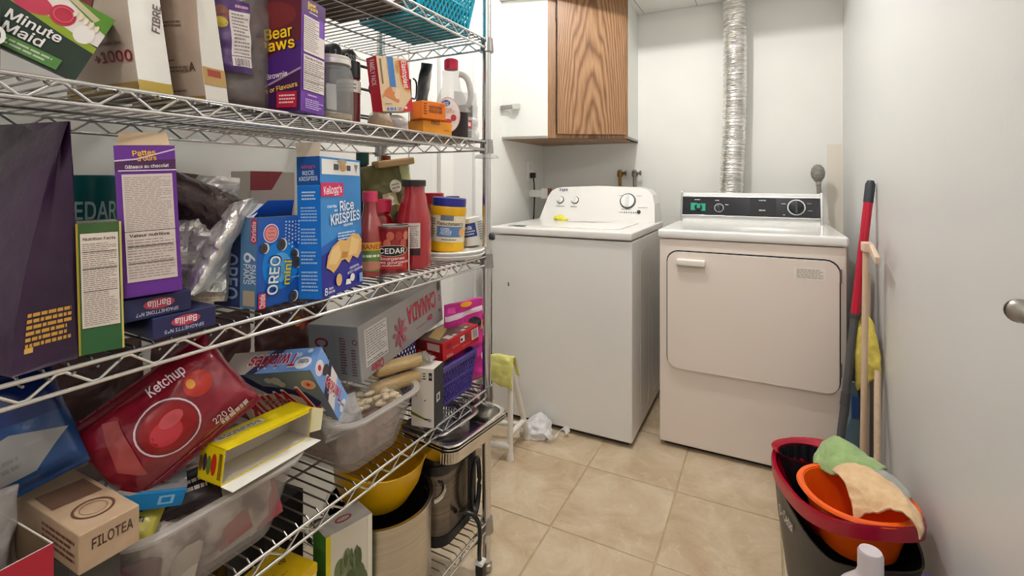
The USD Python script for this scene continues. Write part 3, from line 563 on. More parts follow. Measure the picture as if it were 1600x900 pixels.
# ---------------------------------------------------------------- third tier (eye level)
pb = Th('chocolate_bag', 'large dark purple stand-up bag at the left edge of the third tier', 'bag', (-.842, .226, Z3), 10)
PURP = NM('purple_film', '240C2A', '3A1B3E', 6, .33, bump=.25, bscale=25, dist=.01)
GBag(.235, .283, .062, 5, .005, top=.04, lean=.022).build(pb, PURP, PURP, [('e', .70, .60, .05, .03, 'C9905C'), ('e', .72, .53, .03, .035, 'B07A48'), ('t', 'LINDOR', .4, .3, .07, 'D2A968')],
      [('n', .16, .09, .86, .23, 6, 'C79A52', .75), ('r', .15, .075, .28, .095, 'D8AE6A')])
carton('cracker_carton', 'narrow green carton standing open with a cream nutrition panel, front of the third tier', 'box', (-.731, .278, Z3 + .002), 70, .043, .10, .159, '3F5B34', {
    'front': [('r', 0, 0, .05, 1, 'A99742'), ('r', .95, 0, 1, 1, 'C9BB77'), ('r', .05, 0, .95, .19, '35603A')] + nutri(.09, .2, .92, .92, lines=30)}, open_top=True, ry=-1.2, rx=-1, inner='EAE6DC')
PURB = '64308A'
pd = carton('cereal_bar_carton', 'tall purple carton with a torn top standing on two blue pasta boxes', 'box', (-.727, .3205, .9762), 65, .064, .10, .196, PURB, {
    'front': [('r', 0, .83, 1, .905, '4A2350'), ('p', [(.0, .895), (.35, .905), (.6, .93), (1, .97), (1, .98), (.6, .94), (.35, .915), (0, .905)], 'D9C3DA'), ('t', 'Pattes', .48, .952, .034, 'F0C53A', 4, .38), ('t', "d'ours", .52, .915, .03, 'F0C53A', 4, .32), ('t', 'Gâteaux au chocolat', .52, .862, .022, 'F3E7EE', 2, .72), ('r', .05, .83, 1, .838, 'E9D3E6'),
              ('r', .1, .1, .93, .81, 'D9CBC4')] + [('n', .13, .44, .9, .795, 30, 'A0958F', .45), ('r', .1, .43, .93, .434, '3A322D'), ('t', 'Valeur nutritive', .5, .405, .019, '2B2623', 0, .66), ('n', .13, .12, .9, .385, 15, 'A0958F', .4), ('r', .13, .33, .88, .334, '3A322D'), ('r', .13, .22, .88, .224, '3A322D')]}, ry=-2.6, rx=-1, open_top=True)
flap(pd, [(.003, .001, .196), (.059, .001, .196), (.056, .012, .214), (.006, .012, .214)], M('C4AE93', .7))
NAVY = '272A52'
def pasta(nm, pos, rz, w, h, txt, label):
    return carton(nm, label, 'box', pos, rz, w, .26, h, NAVY, {'front': [('t', txt, .48, .24, .16, 'C9CBDA', 180, .62), ('e', .5, .62, .23, .25, 'B7455A'), ('t', 'Barilla', .5, .62, .30, 'F4E6E6', 180, .34)]})
pasta('pasta_carton', (-.723, .353, Z3), 88, .083, .0292, 'SPAGHETTI N°5', 'lower navy blue spaghetti box, showing its lettered end upside down')
pasta('pasta_carton', (-.728, .322, .9442), 88, .082, .0288, 'SPAGHETTONI N°7', 'upper navy blue spaghetti box under the tall purple carton')
# shrink-wrapped cans far back
for i, (x, y, z, lb) in enumerate(((-.965, .382, Z3, 'lower teal tin at the back behind the green carton'), (-.965, .382, Z3 + .112, 'upper teal tin stacked at the back behind the green carton'))):
    t = jar('food_tin', lb, 'tin', x, y, z, [(0, 0), (.036, 0), (.0375, .002), (.0375, .108), (.036, .11), (0, .109)], M('176D70', .35)); label_on(t, .0375, .012, .1, .085, [('t', 'CEDAR', .5, .5, .32, 'CDE5E2', 0, .7)])
jar('food_tin', 'dark tin with a black lid at the back beside the purple bag', 'tin', -1.03, .305, Z3, [(0, 0), (.045, 0), (.045, .15), (.04, .16), (0, .16)], M('20302F', .35), cap=[(0, .16), (.042, .16), (.042, .19), (0, .19)], capm=BLACK)
# foil snack bag
fo = bag('foil_snack_bag', 'crumpled silver foil snack bag, rolled open, beside the tall purple carton', 'bag', aim((-.840, .460, Z3 + .122), (.86, -.45, .2), -6, .21), .135, .21, .075, FOILW, [], facet=True, stand=True, wr=.010, crump=.013, seed=8, nscale=34)
pf = Pouch(.135, .21, .075, wr=.010, crump=.013, seed=8, nscale=34)
decals(fo, lambda U, V, L: pf.pts(U - .0675, V, -1, L + .0008), .135, .21, [('p', [(0, .55), (.3, .62), (.45, .8), (.55, 1), (0, 1)], '5B4038'), ('e', .10, .66, .10, .06, 'C9B43A'), ('e', .12, .56, .08, .05, '6F8A3A'), ('p', [(0, .04), (.5, .04), (.32, .3), (0, .42)], '4B2A5C'), ('e', .25, .72, .07, .05, 'A8573F')], sub=.005, rough=.3)
s_, t_ = np.meshgrid(np.linspace(0, 1, 26), np.linspace(0, 1, 26), indexing='ij')
P = np.stack([-.06 + .13 * s_, -.02 - .055 * np.sin(PI * t_) * (1 - .3 * s_) + .02 * s_, .175 + .045 * np.cos(PI * t_ * .9) - .05 * s_], -1); P += ridge(P, 40, 4)[..., None] * .006 * np.array([1, 1, 1])
fo.part('rolled_top', cloth(P, .001), NM('brown_foil', '33282A', '5C4A47', 12, .25, bump=.4, bscale=40, dist=.01, metallic=.5), smooth=True)
P2 = np.stack([.045 + .05 * s_ - .06 * t_, -.035 - .035 * np.sin(PI * s_) - .01 * t_, .15 - .15 * t_ + .015 * s_], -1); P2 += ridge(P2, 45, 7)[..., None] * .008
fo.part('torn_foil', cloth(P2, .001), FOILW, smooth=True)
# cookie carton lying on its side
OB = '1559B5'
oc = carton('cookie_carton', 'bright blue cookie carton with its end flaps open, leaning by the foil bag', 'box', (-.737, .512, Z3 + .002), 96, .094, .098, .150, NM('cookie_blue', '1553AE', '1C63C2', 8, .35), {
    'front': [('e', .52, .45, .42, .28, '2F86D8'), ('e', .5, .42, .25, .17, '6DB4EA'), ('e', .28, .82, .17, .107, 'E7E7F2'), ('e', .28, .82, .15, .095, 'C3547C'), ('e', .28, .82, .13, .08, 'E49A8E'), ('r', .22, .775, .34, .785, 'C3547C'), ('r', .2, .82, .36, .83, 'C3547C'), ('r', .24, .86, .34, .868, 'C3547C')]
    + [x for u, v, a in ((.12, .66, .05), (.50, .68, .06), (.80, .55, .05), (.86, .45, .06), (.78, .06, .055)) for x in (('e', u + .03, v, a * 1.75, a * 1.2, 'E9E5E0'), ('e', u, v, a * 1.6, a * 1.1, '3A3333'), ('d', u, v, a * 1.2, a * .8, .012, '5B5250'))]
    + [('r', .72, .28, 1, .285, 'EDEDF0')]
    + [('t', 'OREO', .335, .345, .155, '14306F', 84, .455), ('t', 'OREO', .33, .345, .135, 'F5F6FA', 84, .43), ('t', 'mini', .63, .35, .115, '17326E', 84, .30), ('t', 'mini', .625, .35, .10, 'F0D24E', 84, .28), ('r', .0, .0, .16, .17, 'C62F4E'), ('t', 'Christie', .08, .085, .07, 'F5E9EC', 90, .15)] + [('n', .56 + i * .075, .70 - (i % 3) * .04, .6 + i * .075, .96, 7, 'D9E4F4') for i in range(5)],
    'left': [('r', 0, 0, 1, 1, '5F84A8'), ('p', [(.0, 0), (.62, 0), (.62, 1), (.3, 1)], '22305A'), ('t', 'OREO', .40, .34, .2, '8FA0B8', -90, .5), ('t', '6', .83, .56, .16, 'E4ECF4', -90), ('t', 'SNAK', .91, .38, .085, 'DCE7F2', -90, .22), ('t', 'PAKS', .77, .38, .085, 'DCE7F2', -90, .22), ('r', .86, .72, .99, .99, 'C4455C'), ('t', 'Christie', .925, .85, .06, 'F4E6EA', 90, .22), ('p', [(.7, .03), (.97, .03), (.97, .2), (.7, .2)], 'B9AD96')]}, ry=1, open_top=True)
flap(oc, [(.0, .02, .150), (.09, .02, .150), (.075, .0, .178), (.02, .0, .178)][::-1], M('1B54B8', .4)); flap(oc, [(.0, .112, .15), (.0, .01, .15), (.03, .02, .171), (.03, .105, .176)], M('E8EAF0', .4))
bag('brown_foil_bag', 'crumpled brown bag poking up behind the blue cookie carton', 'bag', ((-.88, .61, Z3), 95), .13, .165, .06, NM('brown_film', '3A2B2B', '594545', 14, .3, bump=.4, bscale=40, dist=.01, metallic=.3), wr=.012, crump=.008, seed=17)
carton('medicine_carton', 'white carton with a red top band at the back behind the cookie carton', 'box', (-1.0, .68, Z3), 96, .125, .06, .235, 'DCD3C9', {'front': [('r', 0, .82, .45, 1, 'A23C46'), ('p', [(.45, .82), (.7, 1), (.45, 1)], 'A23C46'), ('r', .52, .28, 1, .52, 'EFE8E0'), ('r', .5, .27, .52, .53, 'B04450'), ('t', 'Nutrition Facts', .76, .47, .03, '5A4A48', 0, .4), ('t', 'Valeur nutritive', .76, .42, .03, '5A4A48', 0, .4)]})
# cereal square carton
RB, RD = '2E86CF', '2A2C8E'
rk = carton('cereal_square_carton', 'tall bright blue cereal-square carton, front centre of the third tier', 'box', (-.700, .612, Z3 + .002), 106.5, .145, .046, .2555, NM('cereal_blue', '2A80CC', '3A93DA', 5, .35), {
    'front': [('p', [(0, 0), (1, 0), (1, .36), (.75, .30), (.45, .36), (0, .30)], RD), ('p', [(0, .30), (.45, .36), (.75, .30), (1, .36), (1, .42), (.7, .36), (.4, .42), (0, .36)], '2460B4'), ('r', .03, .875, .97, .985, 'EFEDEA'), ('r', .3, .91, .42, .955, '4C4A4E'), ('e', .52, .935, .09, .035, 'C9A070'), ('r', .62, .91, .72, .95, '4C4A4E'), ('p', [(.82, .96), (.92, .96), (.87, .90)], '8B8070'), ('e', .5, .975, .12, .02, 'B4A58F'),
              ('r', .0, .715, .52, .815, 'CF2F5E'), ('t', "Kellogg's", .27, .765, .055, 'F8EEF0', 4, .42), ('t', 'carrés', .24, .645, .022, 'F3F6FA', 0, .22), ('t', 'aux', .33, .615, .02, 'F3F6FA'), ('t', 'Rice', .60, .645, .075, 'F7F9FC', 3, .36), ('t', 'KRISPIES', .57, .555, .075, 'F7F9FC', 3, .74), ('t', 'squares', .62, .500, .02, 'F3F6FA', 2, .24), ('n', .36, .385, .8, .45, 3, 'D6E6F4')]
    + [('p', [(.08, .21), (.16, .19), (.24, .16), (.34, .19), (.44, .235), (.52, .24), (.62, .20), (.72, .25), (.86, .22), (.96, .27), (.98, .36), (.9, .41), (.74, .42), (.56, .38), (.4, .39), (.22, .35), (.12, .29)], 'E0B67C'), ('p', [(.12, .23), (.3, .22), (.42, .27), (.38, .36), (.22, .33)], 'EBCB97'), ('p', [(.62, .26), (.84, .26), (.92, .36), (.7, .4)], 'EBCB97'), ('p', [(.42, .255), (.58, .25), (.6, .29), (.46, .30)], 'C08F55')]
    + [('t', 'ORIGINAL', .76, .165, .018, 'EDEFF6', 5, .26), ('t', 'GOÛT ORIGINAL', .78, .135, .018, 'EDEFF6', 5, .42), ('e', .7, .085, .06, .03, 'F0EDE4'), ('p', [(.52, .045), (.66, .04), (.64, .08), (.54, .085)], 'F3F0E6'), ('e', .36, .10, .07, .045, 'E2BD86'), ('t', '8', .06, .045, .05, 'F4F6FA'), ('t', 'bars', .17, .06, .02, 'F4F6FA'), ('t', 'barres', .18, .035, .02, 'F4F6FA'), ('r', .88, .03, .97, .1, '7FA7D8')],
    'left': [('r', 0, 0, 1, .79, '2F74C6'), ('r', 0, .80, 1, 1, '24508F'), ('t', "Kellogg's", .5, .93, .022, 'C4536E', 3, .6), ('t', 'RICE', .5, .885, .028, 'D8E2EE', 2, .5), ('t', 'KRISPIES', .5, .845, .028, 'D8E2EE', 2, .8), ('n', .2, .69, .8, .76, 3, 'D4E2F2'), ('n', .15, .54, .85, .65, 5, 'A7C6E8'), ('n', .15, .38, .85, .5, 5, 'A7C6E8'), ('n', .15, .24, .85, .34, 4, 'A7C6E8'), ('n', .15, .05, .85, .2, 6, 'A7C6E8')]}, rx=-1.5, ry=.8, open_top=True)
flap(rk, [(.0, .001, .2555), (.0, .045, .2555), (-.002, .047, .281), (-.002, -.004, .281)], M('D9CDBB', .7))
# bottles, jars and tin
pk = jar('sauce_bottle', 'pink-capped sauce bottle half hidden beside the tall blue carton', 'bottle', -.80, .835, Z3, [(0, 0), (.033, 0), (.035, .004), (.035, .085), (.031, .105), (.018, .135), (.015, .15), (.0145, .168), (0, .168)], M('A34B48', .25, coat_weight=.5), cap=[(.0, .19), (.015, .19), (.017, .188), (.017, .166), (.0, .166)], capm=M('E2506F', .35))
label_on(pk, .0352, .012, .10, .065, [('r', 0, 0, 1, 1, '6F8A4A'), ('r', 0, .72, 1, 1, 'E2B25E'), ('t', 'HABANERO', .5, .85, .16, 'B94A2E', 0, .8), ('n', .1, .45, .9, .62, 1, 'F2EFE2'), ('e', .5, .2, .3, .16, 'C98A78')])
RED = '8E1420'
j2 = jar('sauce_jar', 'red-lidded jar of red sauce standing behind the tin', 'jar', -.855, .918, Z3, [(0, 0), (.040, 0), (.042, .005), (.042, .105), (.036, .125), (.030, .132), (.030, .14), (0, .14)], M(RED, .12, coat_weight=.6), cap=[(0, .168), (.033, .168), (.0345, .166), (.0345, .138), (0, .138)], capm=M('C23652', .4))
cn = jar('bean_tin', 'red-labelled tin of beans at the front of the third tier', 'tin', -.764, .868, Z3, [(0, 0), (.0375, 0), (.0385, .0015), (.0385, .004), (.0365, .006), (.0365, .108), (.0385, .11), (.0385, .112), (.036, .112), (.036, .1095), (0, .109)], STEEL)
label_on(cn, .0369, .007, .19, .1, [('r', 0, 0, 1, 1, 'B23A38'), ('r', 0, .55, 1, 1, '7F1D22')] + [('e', .34 + .1 * (i % 4) + .04 * (i // 4), .66 + .17 * (i // 4), .045, .10, c) for i, c in enumerate(('A5433A', 'C4705A', '933434', 'B65A4C', '8A2A2C', 'BF6653', 'A0403B', 'C27A64'))] + [('e', .5, .5, .20, .13, 'C9A988'), ('e', .5, .5, .19, .115, '241A1B'), ('t', 'CEDAR', .5, .5, .115, 'F1ECE8', 0, .30), ('t', 'Gourganes', .5, .33, .065, 'EFD9D4', 0, .3), ('t', 'Fèves gourganes', .5, .245, .06, 'EFD9D4', 0, .44), ('n', .38, .14, .62, .2, 1, 'E0BDB6')] + [('e', .26 + .08 * i, .05, .04, .05, ('6E1A1E', '8E3432')[i % 2]) for i in range(7)] + [('r', .72, .0, .76, 1, 'E6DDD4')], rough=.3)
ps = jar('passata_bottle', 'tall tomato passata bottle with a dark cap right of the tin', 'bottle', -.776, .962, Z3, [(0, 0), (.040, 0), (.0425, .004), (.0425, .105), (.041, .125), (.030, .175), (.0265, .186), (.0265, .2), (0, .2)], M('9E2A30', .1, coat_weight=.7), cap=[(0, .216), (.028, .216), (.0295, .214), (.0295, .2), (0, .2)], capm=M('2B2422', .4))
label_on(ps, .0428, .034, .045, .078, [('r', 0, .22, 1, 1, 'DAD2CB'), ('n', .1, .26, .9, .94, 12, '6E635E', .5), ('r', 0, 0, 1, .22, '3A2226')], a0=-.18)
pl = Th('plate_stack', 'stack of white foam plates at the right end of the third tier', 'plates', (-.79, 1.135, Z3))
for k in range(2): pl.part('plate', lathe([(0, .0), (.080, .0), (.092, .003), (.099, .010), (.1, .0125), (.097, .0145), (.090, .0115), (.08, .009), (0, .009)], 56, (0, 0, k * .0105)), WHITE)
zf = Z3 + .0198
fj = jar('corn_starch_jar', 'yellow jar with a blue lid standing on the white plates', 'jar', -.797, 1.128, zf, [(0, 0), (.047, 0), (.05, .004), (.05, .022), (.0485, .026), (.0485, .1), (.05, .104), (.05, .118), (.046, .128), (0, .128)], M('E9B80E', .35), cap=[(0, .148), (.044, .148), (.0475, .146), (.0475, .124), (0, .124)], capm=M('2A2F8C', .4), ry=4)
label_on(fj, .0487, .027, .15, .072, [('r', 0, 0, 1, 1, 'E9DFC6'), ('r', .36, .82, .60, 1.02, '6E7A86'), ('t', "Fleischmann's", .56, .70, .12, '33303A', 0, .52), ('r', .30, .2, .82, .60, '6785B4'), ('t', 'CORN', .45, .50, .08, 'E8EEF4', 0, .16), ('t', 'STARCH', .48, .41, .08, 'E8EEF4', 0, .2), ('t', 'FÉCULE', .47, .32, .08, 'E8EEF4', 0, .2), ('e', .80, .38, .08, .18, 'E0B27A'), ('n', .08, .15, .26, .9, 8, '7E7766'), ('n', .4, .06, .7, .14, 1, '7E7766')])
jar('spread_jar', 'red-lidded orange jar behind the yellow jar', 'jar', -.888, 1.185, Z3, [(0, 0), (.034, 0), (.036, .004), (.036, .13), (.03, .15), (0, .15)], M('B5622E', .25), cap=[(0, .178), (.034, .178), (.0355, .176), (.0355, .15), (0, .15)], capm=M('B32A3C', .35))
wc = jar('milk_tin', 'small white tin with a navy label tilted on the plates at the shelf end', 'tin', -.764, 1.227, zf + .0065, [(0, 0), (.0325, 0), (.0335, .002), (.0335, .078), (.0325, .08), (0, .079)], M('E4E3E0', .3), ry=-10)
label_on(wc, .0337, .006, .11, .07, [('r', .22, .3, .62, .86, '2B3F7E'), ('t', 'milk', .42, .68, .16, 'E8EDF4', 0, .2), ('n', .26, .36, .58, .58, 2, 'C9D2E6'), ('n', .68, .1, .95, .9, 8, '8C8F94')])
jar('spice_bottle', 'black-lidded dark bottle behind the yellow jar at the shelf end', 'bottle', -.838, 1.222, Z3, [(0, 0), (.018, 0), (.018, .135), (.015, .14), (0, .14)], M('6E6A66', .2), cap=[(0, .168), (.02, .168), (.02, .138), (0, .138)], capm=M('2E3338', .4))
ol = bag('pasta_pouch', 'olive kraft pouch with a folded top at the back of the third tier', 'bag', ((-.935, 1.095, Z3 + .02), 68, 0, -12), .15, .25, .07, NM('olive_paper', '5E5A2C', '7B753F', 8, .6, bump=.25, bscale=30, dist=.006), [('e', .60, .72, .12, .075, 'DAD6C6'), ('n', .52, .68, .68, .76, 2, '8F8A74'), ('r', .30, .52, .58, .66, 'CBBE9E'), ('e', .44, .59, .08, .04, 'E9E4D0'), ('p', [(.76, .78), (.98, .74), (.98, .96), (.8, .98)], 'B9BE8E')], wr=.007, seed=31, crump=.005)
ol.part('folded_top', moved(box((-.045, -.022, .236), (.072, .018, .256), .004), (0, 0, 0), ry=4), M('C0A279', .7), smooth=False)
jar('vinegar_bottle', 'amber bottle neck rising behind the olive pouch', 'bottle', -1.02, 1.13, Z3, [(0, 0), (.034, 0), (.034, .16), (.026, .2), (.015, .24), (.015, .29), (0, .29)], M('8A4A26', .15))
jar('oil_bottle', 'dark green capped bottle at the back left of the olive pouch', 'bottle', -1.03, 1.045, Z3, [(0, 0), (.032, 0), (.032, .18), (.016, .24), (.014, .262), (0, .262)], M('2B3B33', .12), cap=[(0, .295), (.018, .295), (.018, .26), (0, .26)], capm=M('1F4A44', .4))
jar('dark_jar', 'dark purple jar behind the passata bottle', 'jar', -.87, 1.055, Z3, [(0, 0), (.038, 0), (.038, .12), (.03, .135), (0, .135)], M('4A1F2E', .15), cap=[(0, .15), (.032, .15), (.032, .132), (0, .132)], capm=M('C2A36A', .4))
# ---------------------------------------------------------------- second tier from the top
T = aim((-.752, .254, Z2 + .066), (.93, -.32, -.12), -25, 0)
mm = Th('juice_carton', 'tilted dark green juice carton with a fruit picture, left end of the upper tier', 'box', mtx=T @ mat4((-.05, 0, -.045)))
mm.part('carton_body', box((0, 0, 0), (.100, .045, .090), .0015), M('2B3A30', .4), smooth=False)
fm, W_, H_ = face(.100, .045, .090, 'front')
decals(mm, fm, W_, H_, [('r', 0, .55, 1, 1, 'EDE6E0'), ('p', [(0, .60), (.3, .56), (.7, .48), (1, .44), (1, .53), (.7, .58), (.3, .67), (0, .72)], '93A548'), ('e', .30, .69, .19, .13, 'C0485C'), ('e', .58, .72, .12, .14, 'B93C50'), ('e', .83, .62, .10, .13, 'F6F1EC'), ('p', [(0, 0), (1, 0), (1, .44), (.7, .48), (.3, .56), (0, .60)], '2B3A30'), ('p', [(.42, 1), (1, .74), (1, 1)], '5E8B3E'), ('p', [(.55, .95), (.85, .83), (.88, .90), (.6, 1)], 'C9C0A0')]
    + [('e', .66 + .06 * i, .82 - .015 * i, .02, .05, 'EFE3C6') for i in range(5)] + [('e', .34 + .05 * i, .94, .02, .05, 'F2E9D4') for i in range(3)] + [('d', .58, .73, .09, .1, .008, 'D77A86'), ('t', 'Minute', .44, .43, .12, 'F4F2EE', 0, .50), ('t', 'Maid', .40, .275, .12, 'F4F2EE', 0, .36), ('p', [(0, .04), (.8, .03), (.8, .18), (0, .19)], '5F8A50'), ('n', .18, .06, .72, .16, 2, 'C9D2BE')])
dk = carton('tea_carton', 'dark brown carton cut off by the left picture edge, beside the juice carton', 'box', (-.742, .13, Z2), 88, .083, .1, .075, '33302E', {'front': [('t', 'D', .94, .55, .28, 'EDEBE6'), ('n', .7, .2, 1, .38, 1, 'D9D6D0')]})
KL, KW = KRAFTL, M('E6E2DA', .3)
k1 = Th('kraft_bag', 'beige paper bag with a dark red circle and glossy white side panel', 'bag', (-.8185, .358, Z2), 3)
GBag(.175, .27, .042, 3, top=.85, lean=-.03).build(k1, KL, NM('white_gloss_paper', 'E2DED6', 'EDEAE4', 10, .22, bump=.2, bscale=20, dist=.006), [('e', .42, .50, .27, .14, '8F3B3E'), ('n', .46, .225, .9, .25, 1, '9A7A70'), ('t', '+1000', .78, .175, .05, '8E2A36', 0, .42), ('r', 0, .0, 1, .05, '9A7E4A')], [('r', 0, 0, 1, .06, 'B29A55'), ('t', 'NUTRI', .86, .62, .06, '4A3A38', 80, .2), ('t', 'FIBRE', .80, .38, .035, '6A5A58', 80, .14)])
k2 = Th('kraft_bag', 'plain tan paper bag with faint print between the white-sided bag and the clear bag', 'bag', (-.822, .440, Z2), 6)
GBag(.17, .262, .036, 7, .005, top=.5, lean=-.028).build(k2, NM('tan_paper', 'AF9B8A', 'BBA896', 20, .55, bump=.2, bscale=26, dist=.006), KW, [('n', .62, .62, .80, .64, 1, '8A7566'), ('n', .60, .42, .84, .46, 2, '7A6658'), ('n', .55, .23, .75, .25, 1, '7A6658'), ('t', 'A', .90, .20, .045, '5A4A40'), ('n', .6, .17, .86, .21, 2, '7A6658'), ('n', .55, .06, .8, .08, 1, '7A6658'), ('r', .3, 0, 1, .035, '9A7E4A')], [('r', 0, .10, 1, .2, 'B99A6A'), ('r', .2, .15, .8, .19, 'A04A3A')])
cbg = bag('clear_cookie_bag', 'clear plastic bag of brown cookies with a purple folded wrapper inside', 'bag', ((-.785, .500, Z2), 72), .118, .285, .06, FILM('clear_bag_film', '8F8886', .52, .14, .8, 30), wr=.008, seed=12, crump=.006)
ip = Pouch(.106, .125, .05, wr=.008, seed=13, crump=.004); cbg.part('contents', moved(ip.mesh(), (0, 0, .004)), NM('brown_cookies', '4E3B35', '7A6258', 50, .7, bump=.5, bscale=60, dist=.01), smooth=True)
wp = Pouch(.118, .285, .067, wr=.008, seed=12, crump=.006)
decals(cbg, lambda U, V, L: wp.pts(U - .059, V, -1, L + .001), .118, .285, [('r', .26, .20, .68, .62, '4C2F63'), ('e', .34, .52, .09, .05, '7B4A3A'), ('e', .33, .47, .08, .03, 'B9A548'), ('r', .43, .235, .68, .55, 'D8CFCB'), ('n', .46, .30, .66, .54, 12, '8A807C'), ('r', .43, .29, .68, .294, '3A2A44'), ('b', .46, .24, .65, .28, '5A5052'), ('n', .5, .565, .66, .6, 1, 'C49AB8')], sub=.006)
bp = carton('bear_cookie_carton', 'large purple cookie carton with a white nutrition panel on its end, upper tier', 'box', (-.695, .5625, Z2 + .0015), 104, .066, .12, .197, '6A3A9C', {
    'left': [('r', 0, 0, 1, 1, '3A1546'), ('p', [(0, .2), (1, .55), (1, 1), (0, 1)], '5A1F2A'), ('p', [(0, .12), (1, .36), (1, .62), (0, .34)], '45206A'), ('p', [(0, .1), (1, .36), (1, .38), (0, .12)], 'A58A9A'), ('e', .5, .84, .42, .12, '6E2A2C'), ('t', 'Bear', .64, .68, .105, '1F0F22', 6, .5), ('t', 'Paws', .62, .575, .105, '1F0F22', 6, .62), ('t', 'Bear', .63, .685, .095, 'F0C93C', 6, .46), ('t', 'Paws', .61, .58, .095, 'F0C93C', 6, .58), ('t', 'Brownie', .62, .315, .045, 'E9DDE0', 8, .34), ('t', 'Colours or Flavours', .56, .19, .04, 'E9C86A', 10, .8), ('r', .62, .03, .95, .17, 'B02A3C'), ('n', .66, .06, .92, .15, 3, 'E9C9CC'), ('e', .16, .06, .09, .035, '8A5A4A')],
    'front': [('r', 0, .86, 1, 1, '4F2A63'), ('t', 'Bear', .42, .96, .034, 'F0CF45', 5, .34), ('t', 'Paws', .45, .925, .034, 'F0CF45', 5, .4), ('n', .3, .875, .65, .895, 1, 'E9DDE6'), ('r', .68, .70, .9, .86, '7A4FB0')] + [('r', .08, .52, .72, .84, 'E6DCD6'), ('r', .08, .52, .95, .7, 'E6DCD6'), ('n', .1, .54, .7, .83, 16, '8B807C', .5), ('r', .08, .19, .95, .5, 'E6DCD6'), ('t', 'Nutrition Facts', .5, .475, .02, '2B2623', 0, .72), ('n', .1, .2, .93, .455, 14, '8B807C', .5), ('r', .1, .34, .92, .343, '3A322D'), ('r', .1, .27, .92, .273, '3A322D'), ('n', .25, .14, .75, .165, 1, 'D9A6C9'), ('n', .15, .03, .9, .12, 5, 'D6BFE3')]}, ry=1)
flap(bp, [(0, .1, .197), (0, .01, .197), (-.03, .02, .222), (-.03, .09, .222)], M('7A5A4A', .7))
GLASS = FILM('jar_glass', 'B4B7B2', .68, .06, .15, 12)
mj = jar('mason_jar', 'glass mason jar with a white screw lid and some grain inside', 'jar', -.760, .690, Z2, [(0, .0), (.036, 0), (.040, .005), (.040, .088), (.036, .102), (.031, .108), (.031, .116)], GLASS, cap=[(.0, .127), (.033, .127), (.035, .125), (.035, .121), (.0345, .120), (.0355, .117), (.0355, .111), (.032, .110)], capm=M('DAD6D0', .35, metallic=.2), fill=[(0, .003), (.0365, .003), (.037, .014), (.02, .017), (0, .016)], fillm=NM('oats', 'A88B62', 'D2BC93', 120, .8, bump=.6, bscale=150, dist=.004))
mj.part('white_paper', lathe([(.030, .02), (.0335, .03), (.0335, .085), (.028, .1)], 30), FILM('jar_haze', 'A6A9A3', .78, .5, .3, 30))
sr = Th('spice_rack', 'black bent-wire spice rack at the back of the upper tier', 'rack', (-1.03, 1.05, Z2), 90); BW = M('222326', .4)
for k, (x0_, x1_) in enumerate(((-.17, .17),)):
    for z in (.06, .14, .205): sr.part('rack_wire', tube([(x0_, -.03, z), (x1_, -.03, z)], .003, 8), BW); sr.part('rack_wire', tube([(x0_, .04, z + .02), (x1_, .04, z + .02)], .003, 8), BW)
for x in (-.17, .17): sr.part('rack_upright', tube([(x, .05, 0), (x, .05, .25), (x, .04, .24), (x, -.03, .205), (x, -.035, .07), (x, -.04, .0)], .0035, 8), BW)
sr.part('rack_hook', tube(spline([(.172, -.03, .15), (.192, -.035, .15), (.196, -.035, .17), (.192, -.035, .205), (.18, -.035, .21)], 20), .0028, 8), BW)
for i, (x, z, s) in enumerate(((-.125, .228, '1'), (-.074, .226, 'OSS'), (.115, .226, 'IL'), (.105, .164, 'S'), (-.125, .164, 'M'))):
    t = Th('spice_jar', 'spice jar with black lid lettered %s lying in the wire rack' % s, 'jar', group='spice jars lying in the wire rack', mtx=sr.T @ mat4((x, .0, z), rx=8)); R_ = .0205
    t.part('jar_body', lathe([(0, 0), (.02, 0), (.02, .07), (0, .07)], 24).apply_transform(mat4((0, -.005, 0), rx=-90)), M('6E6A64', .15)); t.part('lid', lathe([(0, 0), (R_, 0), (R_ + .001, .002), (R_ + .001, .018), (0, .018)], 28).apply_transform(mat4((0, -.005, 0), rx=90)), BLACK)
    decals(t, lambda U, V, L: np.stack([U - R_, 0 * U - .0232 - L, V - R_], -1), 2 * R_, 2 * R_, [('d', .5, .5, .48, .48, .03, '9A9C9E'), ('t', s, .5, .5, .34, 'B9BBBD')])
sj = jar('spice_jar', 'tall red-brown spice jar with a white band beside the mason jar', 'jar', -.815, .785, Z2, [(0, 0), (.024, 0), (.025, .003), (.025, .10), (.022, .108), (0, .108)], M('6A2A26', .2), cap=[(0, .145), (.024, .145), (.025, .143), (.025, .108), (0, .108)], capm=BLACK); label_on(sj, .0253, .076, .11, .026, [('r', 0, 0, 1, 1, 'DDD7D0'), ('n', .2, .2, .8, .8, 2, '8A807A')])
bx_ = bag('bread_pack', 'clear pack of small round rolls at the front of the upper tier', 'bread', ((-.770, .862, Z2), 88), .10, .038, .07, FILM('roll_pack_film', 'C9C2BA', .72, .12, .6, 40), wr=.003, seed=3, stand=False)
for i, (u, c1, c2) in enumerate(((-.026, '9C7A58', 'B9946C'), (.024, 'A89C98', 'C9BFBC'))): bx_.part('roll', moved(heap(.024, .03, .031, 20 + i, rough=.08), (u, 0, .002)), NM('roll_crust_%d' % i, c1, c2, 30, .6, bump=.2, bscale=60, dist=.004))
